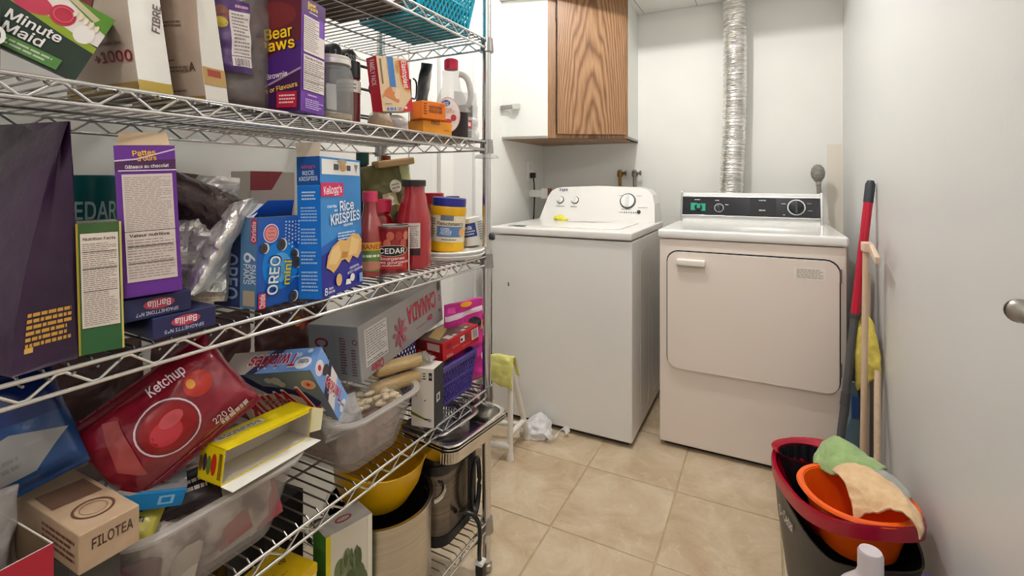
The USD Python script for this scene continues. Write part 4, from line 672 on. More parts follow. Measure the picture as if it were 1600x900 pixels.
el = carton('plaster_carton', 'tilted cream and red carton of plasters resting on the bread rolls', 'box', (-.757, .830, Z2 + .038), 80, .088, .036, .124, 'E4C9A6', {
    'front': [('r', .32, .45, .52, 1, '4F7FB8'), ('r', .08, .5, .13, .95, '7A6A5A'), ('p', [(.66, .92), (.66, .72), (.70, .54), (.80, .40), (.96, .36), (.96, .95), (.66, .95)], 'E3A24A'), ('p', [(.70, .95), (.70, .70), (.75, .50), (.84, .42), (1, .40), (1, .95)], 'C23038'), ('t', 'Elastoplast', .86, .69, .11, 'F8EFEA', -90, .50), ('t', 'FABRIC', .61, .82, .07, 'C9A27A', -90, .22), ('p', [(.02, .24), (.18, .40), (.34, .47), (.40, .36), (.50, .34), (.60, .42), (.62, .30), (.54, .16), (.36, .22), (.14, .28)], 'D98A5E'), ('p', [(.42, .30), (.52, .44), (.64, .40), (.58, .22), (.46, .24)], 'EBD3B4'), ('p', [(.62, 0), (1, .27), (1, 0)], 'C23038'), ('r', .72, .05, .8, .09, 'F3E2DC'), ('r', .12, .01, .44, .085, 'E9E4E2'), ('r', .13, .02, .2, .075, '5E78A8'), ('r', .22, .02, .34, .075, '6E86B0'), ('r', .36, .02, .42, .075, '5E78A8'), ('t', '20', .55, .05, .055, '6E86B0'), ('n', .08, .12, .3, .16, 1, '9A8A7A')],
    'left': [('r', 0, 0, 1, 1, 'B7283A'), ('t', 'FAMILY PACK', .5, .72, .13, 'F4E6E6', -90, .46)]}, ry=-7, rx=-2)
carton('orange_carton', 'lower of two orange cartons, at the front of the upper tier', 'box', (-.742, .955, Z2), 78, .096, .06, .034, 'EFA23E', {'front': [('t', 'FRAIS', .42, .86, .26, '6A4A1E', 0, .3), ('n', .72, .3, .9, .42, 1, '8A5A22')], 'top': [('r', 0, 0, 1, 1, 'EFA23E')]}, rough=.35)
carton('orange_carton', 'upper orange carton with a black lettered front', 'box', (-.729, .934, Z2 + .0345), 74, .072, .05, .043, 'E8842C', {'front': [('n', .06, .2, .2, .9, 5, '7A3A14'), ('t', 'FAITES DE BONS', .56, .66, .17, '4A2A14', 0, .55), ('t', 'RÊVES EN 2 MIN', .56, .44, .17, '4A2A14', 0, .55), ('r', .74, .72, .93, .92, 'D96A22')]}, rough=.35)
bag('black_foil_pouch', 'narrow black and silver pouch at the back of the upper tier', 'bag', aim((-.93, 1.185, Z2 + .118), (.35, -.94, 0), -9, .25), .035, .25, .03, NM('black_foil', '2C2C2E', 'A9A8A6', 5, .2, bump=.4, bscale=30, dist=.01, ramp=(.45, .6), stretch=(3, 1, .6), metallic=.5), wr=.008, crump=.008, seed=44)
# syrup bottle with a handle
sy = Th('syrup_bottle', 'clear syrup bottle with a red cap and handle, right end of the upper tier', 'bottle', (-.768, 1.112, Z2), 30)
def oval(prof, sx, sy_, mat, nm, n=40): sy.part(nm, lathe(prof, n, sx=sx, sy=sy_), mat)
oval([(0, 0), (.040, 0), (.044, .006), (.044, .075), (.036, .115), (.024, .142), (.022, .165), (.024, .180), (.024, .186), (.016, .19), (0, .19)], 1.05, .62, FILM('syrup_plastic', 'D6D4D1', .78, .15, .1, 20), 'bottle_body')
oval([(0, .001), (.040, .001), (.0446, .006), (.0446, .071), (0, .073)], 1.05, .62, M('1F0906', .12), 'syrup')
sy.part('handle', tube(spline([(.022, 0, .178), (.042, 0, .168), (.052, 0, .14), (.052, 0, .105), (.044, 0, .088)], 30), np.linspace(.0085, .0075, 30), 12), FILM('syrup_handle_plastic', 'D2D0CC', .25, .2, .1, 20))
sy.part('cap', cat(lathe([(0, .218), (.016, .218), (.018, .216), (.018, .190), (0, .190)], 32), *[tube([(.018 * math.cos(a), .018 * math.sin(a), .191), (.018 * math.cos(a), .018 * math.sin(a), .215)], .0011, 5) for a in np.arange(0, 2 * PI, .22)]), M('C8324E', .4))
def smap(U, V, L):
    z = V + .012; r = np.interp(z, [0, .075, .115, .142], [.0448, .0448, .0368, .0248]); a = (U - .043) / .044 - PI / 2
    return np.stack([(r * 1.05 + L) * np.cos(a), (r * .62 + L + .0006) * np.sin(a), z], -1)
decals(sy, smap, .068, .10, [('e', .5, .5, .52, .49, 'EFEAE6'), ('d', .5, .5, .52, .49, .03, 'D8A9A6'), ('e', .44, .82, .19, .085, '3B4F9A'), ('t', 'Great', .44, .845, .055, 'E9ECF4', 0, .24), ('t', 'Value', .44, .79, .055, 'E9ECF4', 0, .24), ('t', 'Syrup', .5, .66, .07, 'C08A86', 0, .4), ('n', .25, .54, .8, .62, 2, 'C9A29E'), ('e', .35, .28, .14, .07, 'B83038'), ('e', .55, .33, .14, .06, 'C8555A'), ('e', .5, .2, .2, .09, 'C9A06A'), ('e', .45, .13, .2, .06, '8A4A2E'), ('e', .75, .42, .1, .09, 'B83A44')], sub=.005)
carton('drink_carton', 'small grey carton with a red square behind the syrup bottle', 'box', (-.765, 1.182, Z2), 84, .030, .03, .105, 'C9C6C2', {'front': [('p', [(0, 1), (1, .72), (1, 1)], '8A8886'), ('r', 0, .68, 1, .8, '6E6C6A'), ('r', .1, .35, .9, .58, 'C8505E'), ('r', .3, .41, .7, .52, 'EFE9E6'), ('n', .2, .08, .8, .28, 3, '7A7876')], 'left': [('n', .2, .1, .8, .6, 6, '8A8886')]})
bag('clear_film_bag', 'empty crumpled clear plastic bag at the shelf corner behind the syrup bottle', 'bag', ((-.80, 1.235, Z2), 62), .075, .15, .04, FILM('empty_bag_film', 'D6D6D6', .62, .12, .9, 40), wr=.012, crump=.01, seed=61)

# ---------------------------------------------------------------- top tier
bk = basket('storage_basket', 'turquoise woven plastic basket at the right end of the top tier', (-.845, 1.055, Z1), 90, .265, .235, .14, '3CB4CE', cell=.018, flare=.022)
bk.part('liner', box((-.105, -.09, .004), (.105, .09, .11), .02), NM('basket_fill', '5E8E92', '7A7F86', 14, .8), smooth=False)
carton('shoe_carton', 'large dark brown carton on the top tier, seen from below through the wires', 'box', (-.765, .50, Z1), 92, .42, .20, .26, '5E463E')
carton('shoe_carton', 'second dark brown carton on the top tier, nearer the left edge of the picture', 'box', (-.765, .06, Z1), 90, .42, .30, .24, '4E3E38')
carton('white_carton', 'small white carton at the back of the top tier', 'box', (-1.0, .775, Z1), 94, .105, .09, .06, 'B9B4AE')

# ---------------------------------------------------------------- fourth tier
ck = carton('soda_carton', 'long silver soda carton lying upside down on the bins of the fourth tier', 'box', (-.766, .775, .695), 100, .40, .13, .122, NM('silver_card', 'A6A4A3', 'B0AEAD', 6, .34, metallic=.25), {
    'front': [('r', .05, .2, .27, .88, 'D9D6D3'), ('n', .06, .34, .26, .86, 11, '8A8684', .5), ('n', .06, .22, .26, .30, 2, '4A4644', .5), ('t', 'CANADA', .70, .62, .36, 'C23A4C', 180, .40), ('t', 'Coke', .155, .10, .16, 'B5384A', 178, .12), ('t', 'Coke', .80, .27, .12, 'B5384A', 180, .07), ('n', .56, .42, .84, .45, 1, '8E6A6E'), ('n', .60, .22, .75, .26, 1, '9A7074'), ('e', .955, .86, .022, .11, '5A4648'), ('d', .955, .58, .016, .07, .006, 'A8454E'), ('p', [(.955, .24), (.967, .29), (.955, .34), (.943, .29)], 'A8384A')]
    + [('p', [(.41 + .012 * math.sin(a) , .40 + .035 * math.cos(a)), (.41 + .062 * math.cos(a + .22), .40 + .24 * math.sin(a + .22)), (.41 + .085 * math.cos(a), .40 + .32 * math.sin(a)), (.41 + .062 * math.cos(a - .22), .40 + .24 * math.sin(a - .22))], 'B4606E') for a in np.arange(0, 6.28, 6.2832 / 8)] + [('e', .41, .40, .02, .06, 'A8455A')],
    'left': [('t', 'Coke', .26, .45, .26, '8E3446', -90, .62), ('n', .62, .12, .74, .8, 14, '7A4A52', .6), ('n', .84, .1, .93, .6, 10, '7A4A52', .6), ('r', .5, 0, .505, 1, '8A8887'), ('d', .92, .72, .05, .05, .015, '7A4A52')]}, rx=-1.8, ry=-4.1)
bag('ketchup_chip_bag', 'shiny dark red ketchup chip bag, largest bag on the fourth tier', 'bag', aim((-.770, .400, .786), (.86, -.46, .25), 33, .14), .19, .14, .085, NM('red_foil_film', '7C0F22', '8E1A2C', 5, .22, bump=.4, bscale=16, dist=.012, coat_weight=.3), [('d', .46, .45, .20, .27, .012, 'D9C9CC'), ('e', .46, .45, .17, .22, '8A1420'), ('e', .43, .42, .10, .12, 'B03A42'), ('e', .5, .5, .08, .07, 'C05A5E'), ('e', .76, .62, .10, .13, 'A83028'), ('e', .72, .66, .03, .05, 'D8934A'), ('t', 'Ketchup', .62, .83, .095, 'E6D9DC', 0, .26), ('p', [(.2, .2), (.28, .8), (.20, .86), (.10, .4)], '9A4A48'), ('t', '220 g', .74, .18, .07, 'D9C2C6', 0, .14), ('n', .70, .05, .95, .14, 1, 'D2B9BE', .9), ('p', [(.0, 0), (.14, 0), (.04, .25), (0, .25)], 'CFC6BE')], seam=M('7A1A2A', .3), stand=False, wr=.006, crump=.008, seed=90, nscale=16)
bag('blue_chip_bag', 'bright blue chip bag with a grey panel, far left of the fourth tier', 'bag', aim((-.840, .222, .806), (.80, -.5, .35), 20, .15), .17, .15, .06, NM('blue_foil_film', '11305E', '1A4C86', 5, .25, bump=.4, bscale=14, dist=.012), [('p', [(.2, .12), (.75, .12), (.98, .34), (.7, .46), (.3, .36)], '8E8B8A'), ('n', .35, .18, .7, .3, 2, '7E7B7A'), ('p', [(.55, .55), (1, .5), (1, 1), (.7, 1)], '15265A')], stand=False, wr=.006, crump=.006, seed=95, nscale=16)
carton('light_blue_carton', 'light blue carton with a grey printed top under the red chip bag', 'box', (-.772, .315, .688), 66, .092, .10, .026, '2B86C4', {'front': [('r', .66, .25, .86, .75, '9CCBEA'), ('r', .70, .35, .82, .65, '2B86C4'), ('r', 0, .1, .1, 1, 'D9DCDA')], 'top': [('r', 0, 0, .15, 1, 'CFCFC8'), ('r', .3, .02, 1, 1, '8E8E90'), ('n', .4, .1, .9, .9, 8, '6E6E72')]}, ry=14, rx=12)
ft = carton('pasta_kraft_carton', 'small brown kraft carton with a dark ring on top, lettered on its end', 'box', (-.677, .257, .687), 90.6, .060, .178, .045, KRAFT, {'front': [('t', 'FILOTEA', .54, .62, .26, '4A3428', 0, .68)], 'top': [('d', .52, .24, .34, .125, .05, '6A4C3C'), ('d', .52, .24, .22, .08, .012, '7A5A48'), ('p', [(.1, .45), (.9, .42), (.9, .7), (.1, .72)], '6E5344')], 'left': [('n', .5, .2, .95, .8, 4, '6A3A30')]})
carton('dark_grey_carton', 'plain dark grey carton under the brown kraft carton', 'box', (-.70, .257, Z4), 90, .05, .16, .152, '45413F')
rw_ = carton('red_white_carton', 'open red and white carton at the lower left corner holding a plastic bag', 'box', (-.655, .125, Z4), 93, .105, .19, .215, 'D9D2CC', {'front': [('r', .55, 0, 1, 1, 'A52A38'), ('n', .1, .5, .5, .9, 6, 'A8A29C')]}, open_top=True, inner='6E5A44')
bag('clear_produce_bag', 'clear plastic bag bulging out of the red and white carton', 'bag', ((-.74, .185, Z4 + .01), 93), .085, .245, .08, FILM('produce_film', 'A9A29C', .4, .15, .9, 30), wr=.012, crump=.01, seed=99)
TUBC = FILM('clear_tub_plastic', 'C6BEB8', .76, .12, .1, 10)
t1 = tub('clear_tub', 'left clear plastic tub filled with snack packets', (-.855, .455, Z4), 88, .27, .29, .125, .045, TUBC)
t2 = tub('clear_tub', 'right clear plastic tub filled with bags of nuts and candy', (-.845, .795, Z4), 90, .23, .27, .118, .045, TUBC)
def fillblob(t, w, d, h, name, mat, seed):
    m = box((-w / 2, -d / 2, .006), (w / 2, d / 2, h), .03); m = m.subdivide_to_size(.012); v = m.vertices; m.vertices = v + (fb(v, 30, seed)[:, None] * .02 + ridge(v, 40, seed)[:, None] * .006) * np.array([.5, .5, 1]) * (v[:, 2:] > .02); t.part(name, m, mat, smooth=True, kind='stuff')
fillblob(t1, .215, .235, .102, 'packets', NM('mixed_packets', '6E4A48', 'DCD0C6', 18, .3, bump=.6, bscale=40, dist=.01, ramp=(.42, .56)), 3); fillblob(t2, .175, .215, .096, 'packets', NM('mixed_candy', '957A70', 'D2BFB4', 26, .35, bump=.6, bscale=50, dist=.01), 5)
for i, (x, y, w_, h_, c, a) in enumerate(((-.722, .40, .06, .07, 'CFC2B4', -20), (-.715, .475, .05, .05, 'A03A40', 12), (-.72, .535, .045, .07, 'A84A58', 10), (-.722, .34, .07, .05, '6E3A44', -10), (-.725, .505, .03, .08, 'D9D0C6', 24))):
    bag('snack_packet', ('cream packet pressed against the wall of the left tub, nearest the middle', 'red packet inside the left tub', 'pink packet at the right end of the left tub', 'dull purple packet at the left end of the left tub', 'narrow white packet in the left tub beside the pink one')[i], 'packet', aim((x - .028, y, Z4 + .055), (1, -.15, .2), a, h_), w_, h_, .014, M(c, .25), stand=False, wr=.004, crump=.003, seed=100 + i, group='snack packets in the left tub')
for i, (x, y, c) in enumerate(((-.79, .352, 'C9BE6A'), (-.775, .425, '2E2328'), (-.82, .40, '4A2E3A'))):
    bag('snack_packet', ('yellow packet on top of the left tub beside the kraft carton', 'black packet with white print on top of the left tub', 'dark plum packet at the back of the left tub')[i], 'packet', aim((x, y, Z4 + .125), (.5, -.3, .8), 30 * i - 20, .06), .085, .06, .02, M(c, .3), [('n', .2, .3, .8, .7, 2, '2A2226' if i == 0 else 'D9D0C6')] if i < 2 else (), stand=False, wr=.004, crump=.003, seed=110 + i, group='snack packets in the left tub')
# open yellow carton lying on its side
yb = Th('yellow_carton', 'bright yellow carton lying torn open on the left clear tub', 'box', pos=(-.703, .432, .682), rz=98, rx=4, ry=5)
YL = M('E6CF12', .35); LIN = M('C9C2BA', .7); g = .0014; w, d, h = .178, .048, .053
yb.part('carton_body', cat(box((0, d - g, 0), (w, d, h)), box((0, 0, 0), (g, d, h)), box((w - g, 0, 0), (w, d, h)), box((0, 0, h - g), (w, d, h)), box((0, 0, 0), (w, d, g))), YL, smooth=False)
yb.part('inner_lining', cat(box((g, d - 2 * g, g), (w - g, d - g, h - g)), box((g, .001, g), (g * 2, d - g, h - g)), box((w - 2 * g, .001, g), (w - g, d - g, h - g)), box((g, .001, g), (w - g, d, 2 * g))), LIN, smooth=False)
flap(yb, [(0, 0, 0), (w, 0, 0), (w + .006, -.022, -.002), (.004, -.020, -.004)], M('E9E6E0', .5)); flap(yb, [(0, 0, h), (.17, 0, h), (.15, -.016, h + .004), (.0, -.004, h)], YL); flap(yb, [(w, 0, .008), (w, 0, h), (w + .012, -.014, h - .004), (w + .012, -.014, .012)], M('ECE6C0', .5))
fm, W_, H_ = face(w, d, h, 'left'); decals(yb, fm, W_, H_, [('e', .62, .5, .11, .3, 'C0392B'), ('e', .42, .45, .1, .26, '6F7A34'), ('e', .25, .5, .08, .24, '3B2A4A'), ('e', .1, .45, .07, .22, '7A5A2A'), ('r', .82, .15, .95, .85, '8A6A1E')])
fm, W_, H_ = face(w, d, h, 'top'); decals(yb, fm, W_, H_, [('r', .05, .55, .55, .8, 'E4E2D4'), ('n', .08, .58, .52, .78, 2, '4A4A44')])
# snack-cake carton, upside down
tk = carton('snack_cake_carton', 'light blue and grey snack cake carton tipped forward, its lettering upside down', 'box', (-.905, .627, .636), 19.5, .18, .052, .153, '7E97B8', {
    'front': [('r', 0, 0, 1, 1, '76808C'), ('p', [(0, .05), (.5, .05), (.72, .25), (.78, .5), (.6, .7), (.32, .78), (.2, 1), (0, 1)], 'CBB9A6'), ('p', [(.26, 1), (.40, .78), (.62, .72), (.82, .62), (.93, .42), (.85, .3), (.78, .32), (.80, .48), (.66, .6), (.4, .64), (.28, .8), (.18, 1)], '1E1E4E'), ('p', [(.30, .0), (.55, .0), (.62, .16), (.45, .2)], '1B1A3A'), ('t', 'Twink', .46, .40, .50, 'EFE6E2', 192, .86), ('t', 'Twink', .46, .40, .43, 'B8242E', 192, .82), ('e', .90, .76, .075, .085, 'E8B9A8'), ('e', .90, .76, .055, .065, 'DDA08C'), ('e', .90, .76, .02, .03, 'B8342E'), ('e', .58, .86, .055, .07, 'B9B9B4'), ('e', .50, .88, .04, .05, 'B9B9B4'), ('e', .62, .8, .04, .05, 'B9B9B4'), ('e', .84, .16, .06, .07, 'C9BFB4'), ('e', .9, .1, .05, .05, 'C9BFB4'), ('n', .3, .42, .6, .55, 2, 'A88A7A'), ('n', .8, .015, .98, .05, 1, '5A2A2E')],
    'top': [('r', 0, 0, 1, 1, '7FA4DC'), ('p', [(0, 0), (.30, 0), (.45, .6), (.4, 1), (0, 1)], 'C2B4AC'), ('p', [(.38, 0), (.52, .5), (.60, 1), (.48, 1), (.28, 0)], '1E1E4E'), ('t', 'Twinkies', .52, .5, .62, 'EDE9EE', 180, .56), ('t', 'Twinkies', .52, .5, .52, 'B8243A', 180, .54), ('e', .88, .34, .09, .26, 'F0F0F2'), ('t', 'Hostess', .88, .38, .2, '1E1E4E', 180, .12), ('e', .9, .85, .03, .09, 'DCE8F6'), ('e', .8, .7, .03, .1, 'C6D8F0')],
    'right': [('r', 0, 0, 1, 1, '86ABE4'), ('e', .42, .86, .28, .095, 'F0EDF0'), ('e', .42, .86, .10, .04, 'C23A4A'), ('p', [(.0, .36), (1, .62), (1, .74), (0, .56)], '2A2748'), ('p', [(.0, .22), (1, .46), (1, .66), (0, .42)], 'E9E4E2'), ('t', 'Twinkies', .5, .42, .17, 'F1ECEE', 104, .48), ('t', 'Twinkies', .5, .42, .14, 'B8243A', 104, .46), ('e', .62, .74, .22, .06, '4A3A36'), ('e', .5, .09, .26, .06, 'F2F2F4'), ('t', 'Hostess', .5, .09, .04, '1E1E4E', 104, .1)]}, rx=31, ry=-6.8)
# noodles, nuts, basket, red carton, pink bag, corkscrew carton
ND = NM('spaghetti_yellow', 'A97F38', 'CFAA62', 8, .45, stretch=(4, 60, 60), bump=.4, bscale=10, dist=.006)
for i, (p, lb) in enumerate((((-.775, .905, .672), 'upper clear pack of yellow noodles under the silver carton'), ((-.765, .885, .640), 'lower clear pack of yellow noodles lying in the right tub'))):
    t = bag('noodle_pack', lb, 'pasta', mat4(p, 70 + 4 * i), .15, .034, .05, FILM('noodle_film_%d' % i, 'D9C9A6', .8, .1, .5, 40), wr=.003, stand=False, seed=120 + i, group='packs of yellow noodles')
    t.part('noodles', box((-.066, -.017, .004), (.058, .017, .030), .008), ND, kind='stuff'); t.part('seal', cloth(grid(lambda s, q: (.066 + .022 * s, (q - .5) * .045 + .004 * np.sin(q * 20), .017 + .006 * np.sin(q * 25 + s * 9)), 12, 24), .0008), FILM('noodle_seal_%d' % i, 'DAD4CC', .45, .1, .6, 40), smooth=True)
nb = Th('nut_bag', 'clear bag of pale shelled nuts lying in the right tub', 'nuts', (-.768, .800, Z4 + .098), 60)
rr = random.Random(8); nuts = [moved(trimesh.creation.icosphere(1, .0068), (rr.uniform(-.055, .055), rr.uniform(-.03, .03), .010 + rr.uniform(0, .018)), rr.uniform(0, 180), rr.uniform(-50, 50)) for _ in range(70)]
for m in nuts: m.vertices = m.vertices.mean(0) + (m.vertices - m.vertices.mean(0)) * np.array([1.35, .8, .75])
nb.part('nuts', cat(*nuts), NM('cashew', 'C9AE86', 'E2D0AE', 60, .5), kind='stuff'); nb.part('film', Pouch(.14, .085, .05, stand=False, wr=.006, seed=5, crump=.004).mesh(24, 24).apply_transform(mat4((0, .042, .018), rx=90)), FILM('nut_film', 'D6D0C8', .9, .1, .8, 40), smooth=True)
bag('clear_wrap_bag', 'crumpled clear wrap at the left rim of the right tub beside the snack cake carton', 'bag', aim((-.755, .705, .655), (.8, -.5, .4), 10, .07), .08, .07, .05, FILM('wrap_film', 'CFCBC8', .45, .14, .9, 45), stand=False, wr=.009, crump=.009, seed=130)
bs2 = basket('purple_basket', 'purple lattice plastic basket at the right end of the fourth tier', (-.846, 1.108, Z4), 90, .185, .215, .11, '4C3F8C', cell=.0135, flare=.012)
bs2.part('packets', box((-.07, -.085, .004), (.07, .085, .085), .02), NM('basket_packets', '8C8276', '6E5F5A', 24, .4, bump=.4, bscale=40, dist=.01), kind='stuff', smooth=False)
rc = carton('cracker_box', 'red cracker carton with a barcode resting on the purple basket', 'box', (-.749, 1.048, .653), 86, .163, .095, .048, 'B51B2E', {'front': [('r', .78, .28, .98, .88, 'EDE6E2'), ('b', .81, .34, .95, .84, '3A3234'), ('r', .46, .5, .58, .86, 'E9E2DE'), ('e', .5, .66, .03, .09, '2A2226'), ('e', .64, .66, .05, .16, '5A4A42'), ('e', .16, .7, .07, .14, '8E1424'), ('n', .25, .42, .42, .56, 2, 'D98A8E'), ('t', 'Ritz', .17, .18, .16, 'E2A9AE', 0, .16), ('n', .5, .22, .72, .3, 1, 'D98A8E')],
    'top': [('p', [(0, .1), (.9, .1), (1, 1), (0, 1)], '6E5A50'), ('p', [(.1, .25), (.55, .6), (.72, .9), (.5, .95), (.12, .7)], 'C9AC78'), ('r', .2, .05, .34, .3, 'E4D9D4'), ('r', .6, .08, .7, .2, 'DCC9C6'), ('e', .78, .2, .04, .05, 'EFE0D6'), ('e', .4, .12, .05, .06, 'E4D0C6')], 'left': [('r', 0, 0, 1, 1, '9A1626'), ('r', .06, .45, .3, .9, '5A2A2A'), ('r', .45, .5, .9, .9, 'C9A9A0'), ('n', .1, .1, .8, .4, 2, 'C96A70')]}, ry=-4)
bag('pink_candy_bag', 'bright pink candy bag with a white stripe standing behind the red carton', 'bag', ((-.79, 1.225, Z4), 72), .165, .238, .05, NM('pink_film', 'C41C86', 'D62E98', 8, .28, bump=.3, bscale=20, dist=.01), [('p', [(0, .80), (1, .86), (1, .92), (0, .86)], 'F0DDE8'), ('e', .62, .72, .14, .07, '1F1B20'), ('p', [(.72, .62), (.86, .64), (.96, .82), (.84, .84)], 'CDBf92'.upper()), ('e', .55, .66, .10, .04, 'F2E6EA'), ('e', .45, .96, .14, .03, 'E2A23A'), ('p', [(.05, .90), (.2, .88), (.2, .95), (.05, .96)], 'E65AB0'), ('e', .8, .3, .1, .06, 'EFD9E4'), ('e', .5, .35, .12, .08, '9A1470')], wr=.006, crump=.005, seed=140)
wn_ = carton('corkscrew_carton', 'white and black bottle-opener carton standing on the front edge of the fourth tier', 'box', (-.763, .935, Z4), 12, .060, .055, .143, 'DDD5CC', {'front': [('r', .78, .8, .92, .93, '1E1E20'), ('d', .85, .865, .05, .02, .02, 'DDD5CC'), ('n', .52, .80, .66, .93, 3, '4A4644'), ('p', [(.0, .2), (.35, .16), (.62, .13), (.62, .16), (.35, .2), (0, .26)], '6B7A2E'), ('r', .60, .13, .74, .155, '1E1E20'), ('d', .82, .135, .07, .025, .025, '1E1E20'), ('e', .62, .46, .03, .012, '4A4644'), ('n', .2, .5, .3, .95, 9, '9A928A')],
    'right': [('r', 0, 0, 1, 1, '1D1D1F'), ('r', .25, .40, .62, .54, 'D9D4CE'), ('r', .36, .43, .52, .51, '1D1D1F')]})
for i, (p, c, s, lb) in enumerate((((-1.065, .62, Z4), '4A2628', 150, 'dark maroon bag at the back of the fourth tier behind the chip bag'), ((-1.065, .40, Z4), '2F2426', 151, 'black bag at the back left of the fourth tier'), ((-1.065, .84, Z4), '5E3A34', 152, 'brown bag with a red patch at the back beside the silver carton'))):
    bag('snack_bag', lb, 'bag', (p, 88), .20, .30, .055, NM('back_bag_%d' % i, c, '6A4A46', 8, .35, bump=.4, bscale=18, dist=.01), [('e', .6, .78, .12, .06, '9A2E2A'), ('e', .5, .8, .06, .04, 'B5793A')] if i == 2 else (), wr=.01, crump=.008, seed=s)

# ---------------------------------------------------------------- bottom tier
sp = Th('stock_pot', 'stainless steel stock pot with a loop handle on the bottom tier', 'pot', (-.842, .912, Z5))
sp.part('pot_wall', lathe([(0, 0), (.118, 0), (.125, .006), (.125, .196), (.130, .199), (.130, .203), (.122, .203), (.121, .196)], 64), STEEL)
sp.part('pot_interior', lathe([(.1212, .2), (.1205, .012), (.11, .006), (0, .006)], 64), M('2E2A28', .35))
for sgn in (1, -1):
    hp = np.array([(.124, -.045, .165), (.150, -.040, .170), (.166, -.018, .174), (.168, .0, .175), (.166, .018, .174), (.150, .040, .170), (.124, .045, .165)]); hp = hp * np.array([sgn, 1, 1])
    hp = hp @ mat4((0, 0, 0), 62)[:3, :3].T; sp.part('handle', tube(spline(hp, 40), .0062, 10), CHROME); sp.part('rivet_plate', box((sgn * .124 - .004, -.012, .150), (sgn * .124 + .004, .012, .180), .003).apply_transform(mat4((0, 0, 0), 62)), CHROME)
solo('mixing_bowl', lathe([(0, 0), (.070, 0), (.086, .006), (.104, .05), (.112, .115), (.1145, .118), (.112, .120), (.108, .116), (.1, .05), (.08, .01), (0, .006)], 64).apply_transform(mat4((-.865, .925, Z5 + .205), 30, 10, 8)), M('E8B818', .3), 'yellow bowl set into the stock pot', 'bowl')
ap = Th('slow_cooker', 'black and brushed steel kitchen appliance on the bottom tier under the foil trays', 'appliance', (-.842, 1.135, Z5), 90)
ap.part('steel_body', loft([np.c_[rrect(.085, .085, .045, 8), np.full(32, z)] for z in (.025, .19)]), NM('dark_steel', '6E6863', '8A837C', 5, .25, stretch=(1, 1, 40), metallic=1.0), smooth=40)
ap.part('black_base', loft([np.c_[rrect(.088, .088, .045, 8), np.full(32, z)] for z in (0, .025)]), BLACK, smooth=40); ap.part('black_band', loft([np.c_[rrect(.088, .088, .045, 8), np.full(32, z)] for z in (.19, .215)]), BLACK, smooth=40)
ap.part('lid', loft([np.c_[rrect(r_, r_, min(.044, r_ * .6), 8), np.full(32, z)] for r_, z in ((.084, .215), (.08, .275), (.06, .287))]), M('4A4541', .3, metallic=.6), smooth=40)
ap.part('black_side', box((.045, -.0905, .02), (.0895, .05, .205), .012), BLACK)
cdp = np.array([(.01 + .036 * math.cos(a) * (1 + .05 * k), -.098 - .003 * k, .10 + .075 * math.sin(a) * (1 + .04 * k)) for k in range(3) for a in np.linspace(0, 2 * PI, 26, endpoint=False)])
ap.part('power_cord', tube(cdp @ mat4((0, 0, 0), 14)[:3, :3].T + np.array([.025, -.006, 0]), .0036, 8), BLACK, label='coiled black cord')
hc = Th('hanging_cord', 'black cord and plug hanging off the front corner of the bottom tier', 'cord', (-.722, 1.155, 0)); hc.part('cable', tube(spline([(-.03, -.03, .21), (.012, -.01, .20), (.02, .0, .13), (.018, .01, .06)], 24), .006, 8), BLACK); hc.part('plug', box((.006, -.004, .02), (.03, .022, .065), .005), BLACK); hc.part('prong', box((.012, .004, .0), (.016, .010, .022), .001), M('B98A6A', .4, metallic=.6), smooth=False); hc.part('tie', box((.004, -.006, .062), (.03, .02, .072), .002), WHITE, smooth=False)
def tray(name, label, pos, rz, w, d, h, group=None):
    t = Th(name, label, 'tray', pos, rz, group=group); F_ = NM(name + '_foil_%d' % int(h * 1e4), 'C9C6C0', 'DBD8D2', 14, .2, bump=.15, bscale=40, dist=.006, metallic=1.0)
    def rg(o, z, fl=0):
        p = rrect(w / 2 + o, d / 2 + o, .035, 24); c = p / np.linalg.norm(p, axis=1, keepdims=True); k = fl * np.sin(np.arange(len(p)) * 2.1); return np.c_[p + c * k[:, None], np.full(len(p), z)]
    t.part('tray_wall', loft([rg(-.022, 0), rg(-.019, .003, .0006), rg(-.006, h - .003, .0012), rg(-.005, h, .0), rg(-.0065, h - .003, .0012), rg(-.021, .004, .0006), rg(-.024, .0015)], True, True), F_, smooth=25)
    t.part('rim', loft([rg(a, z) for a, z in ((-.005, h), (.004, h + .001), (.007, h - .001), (.008, h + .002), (.004, h + .004), (-.004, h + .003), (-.005, h))], False, False), F_, smooth=40)
trp = (-.720, 1.064, Z5 + .2885)
for k in range(3): tray('foil_tray', ('bottom', 'middle', 'top')[k] + ' foil tray of the large nested stack over the black appliance', (trp[0], trp[1], trp[2] + k * .007), 84, .232, .168, .050, 'nested foil trays')
tray('small_foil_tray', 'smaller foil tray nested inside the stack of foil trays', (-.752, 1.052, trp[2] + .034), 84, .165, .115, .032)
bag('clear_lid_wrap', 'crumpled clear plastic lid lying in the smaller foil tray', 'lid', aim((-.745, 1.035, trp[2] + .050), (.3, -.2, .9), 20, .07), .075, .07, .022, FILM('lid_film', '5E5868', .45, .1, .6, 40), stand=False, wr=.005, crump=.005, seed=160)
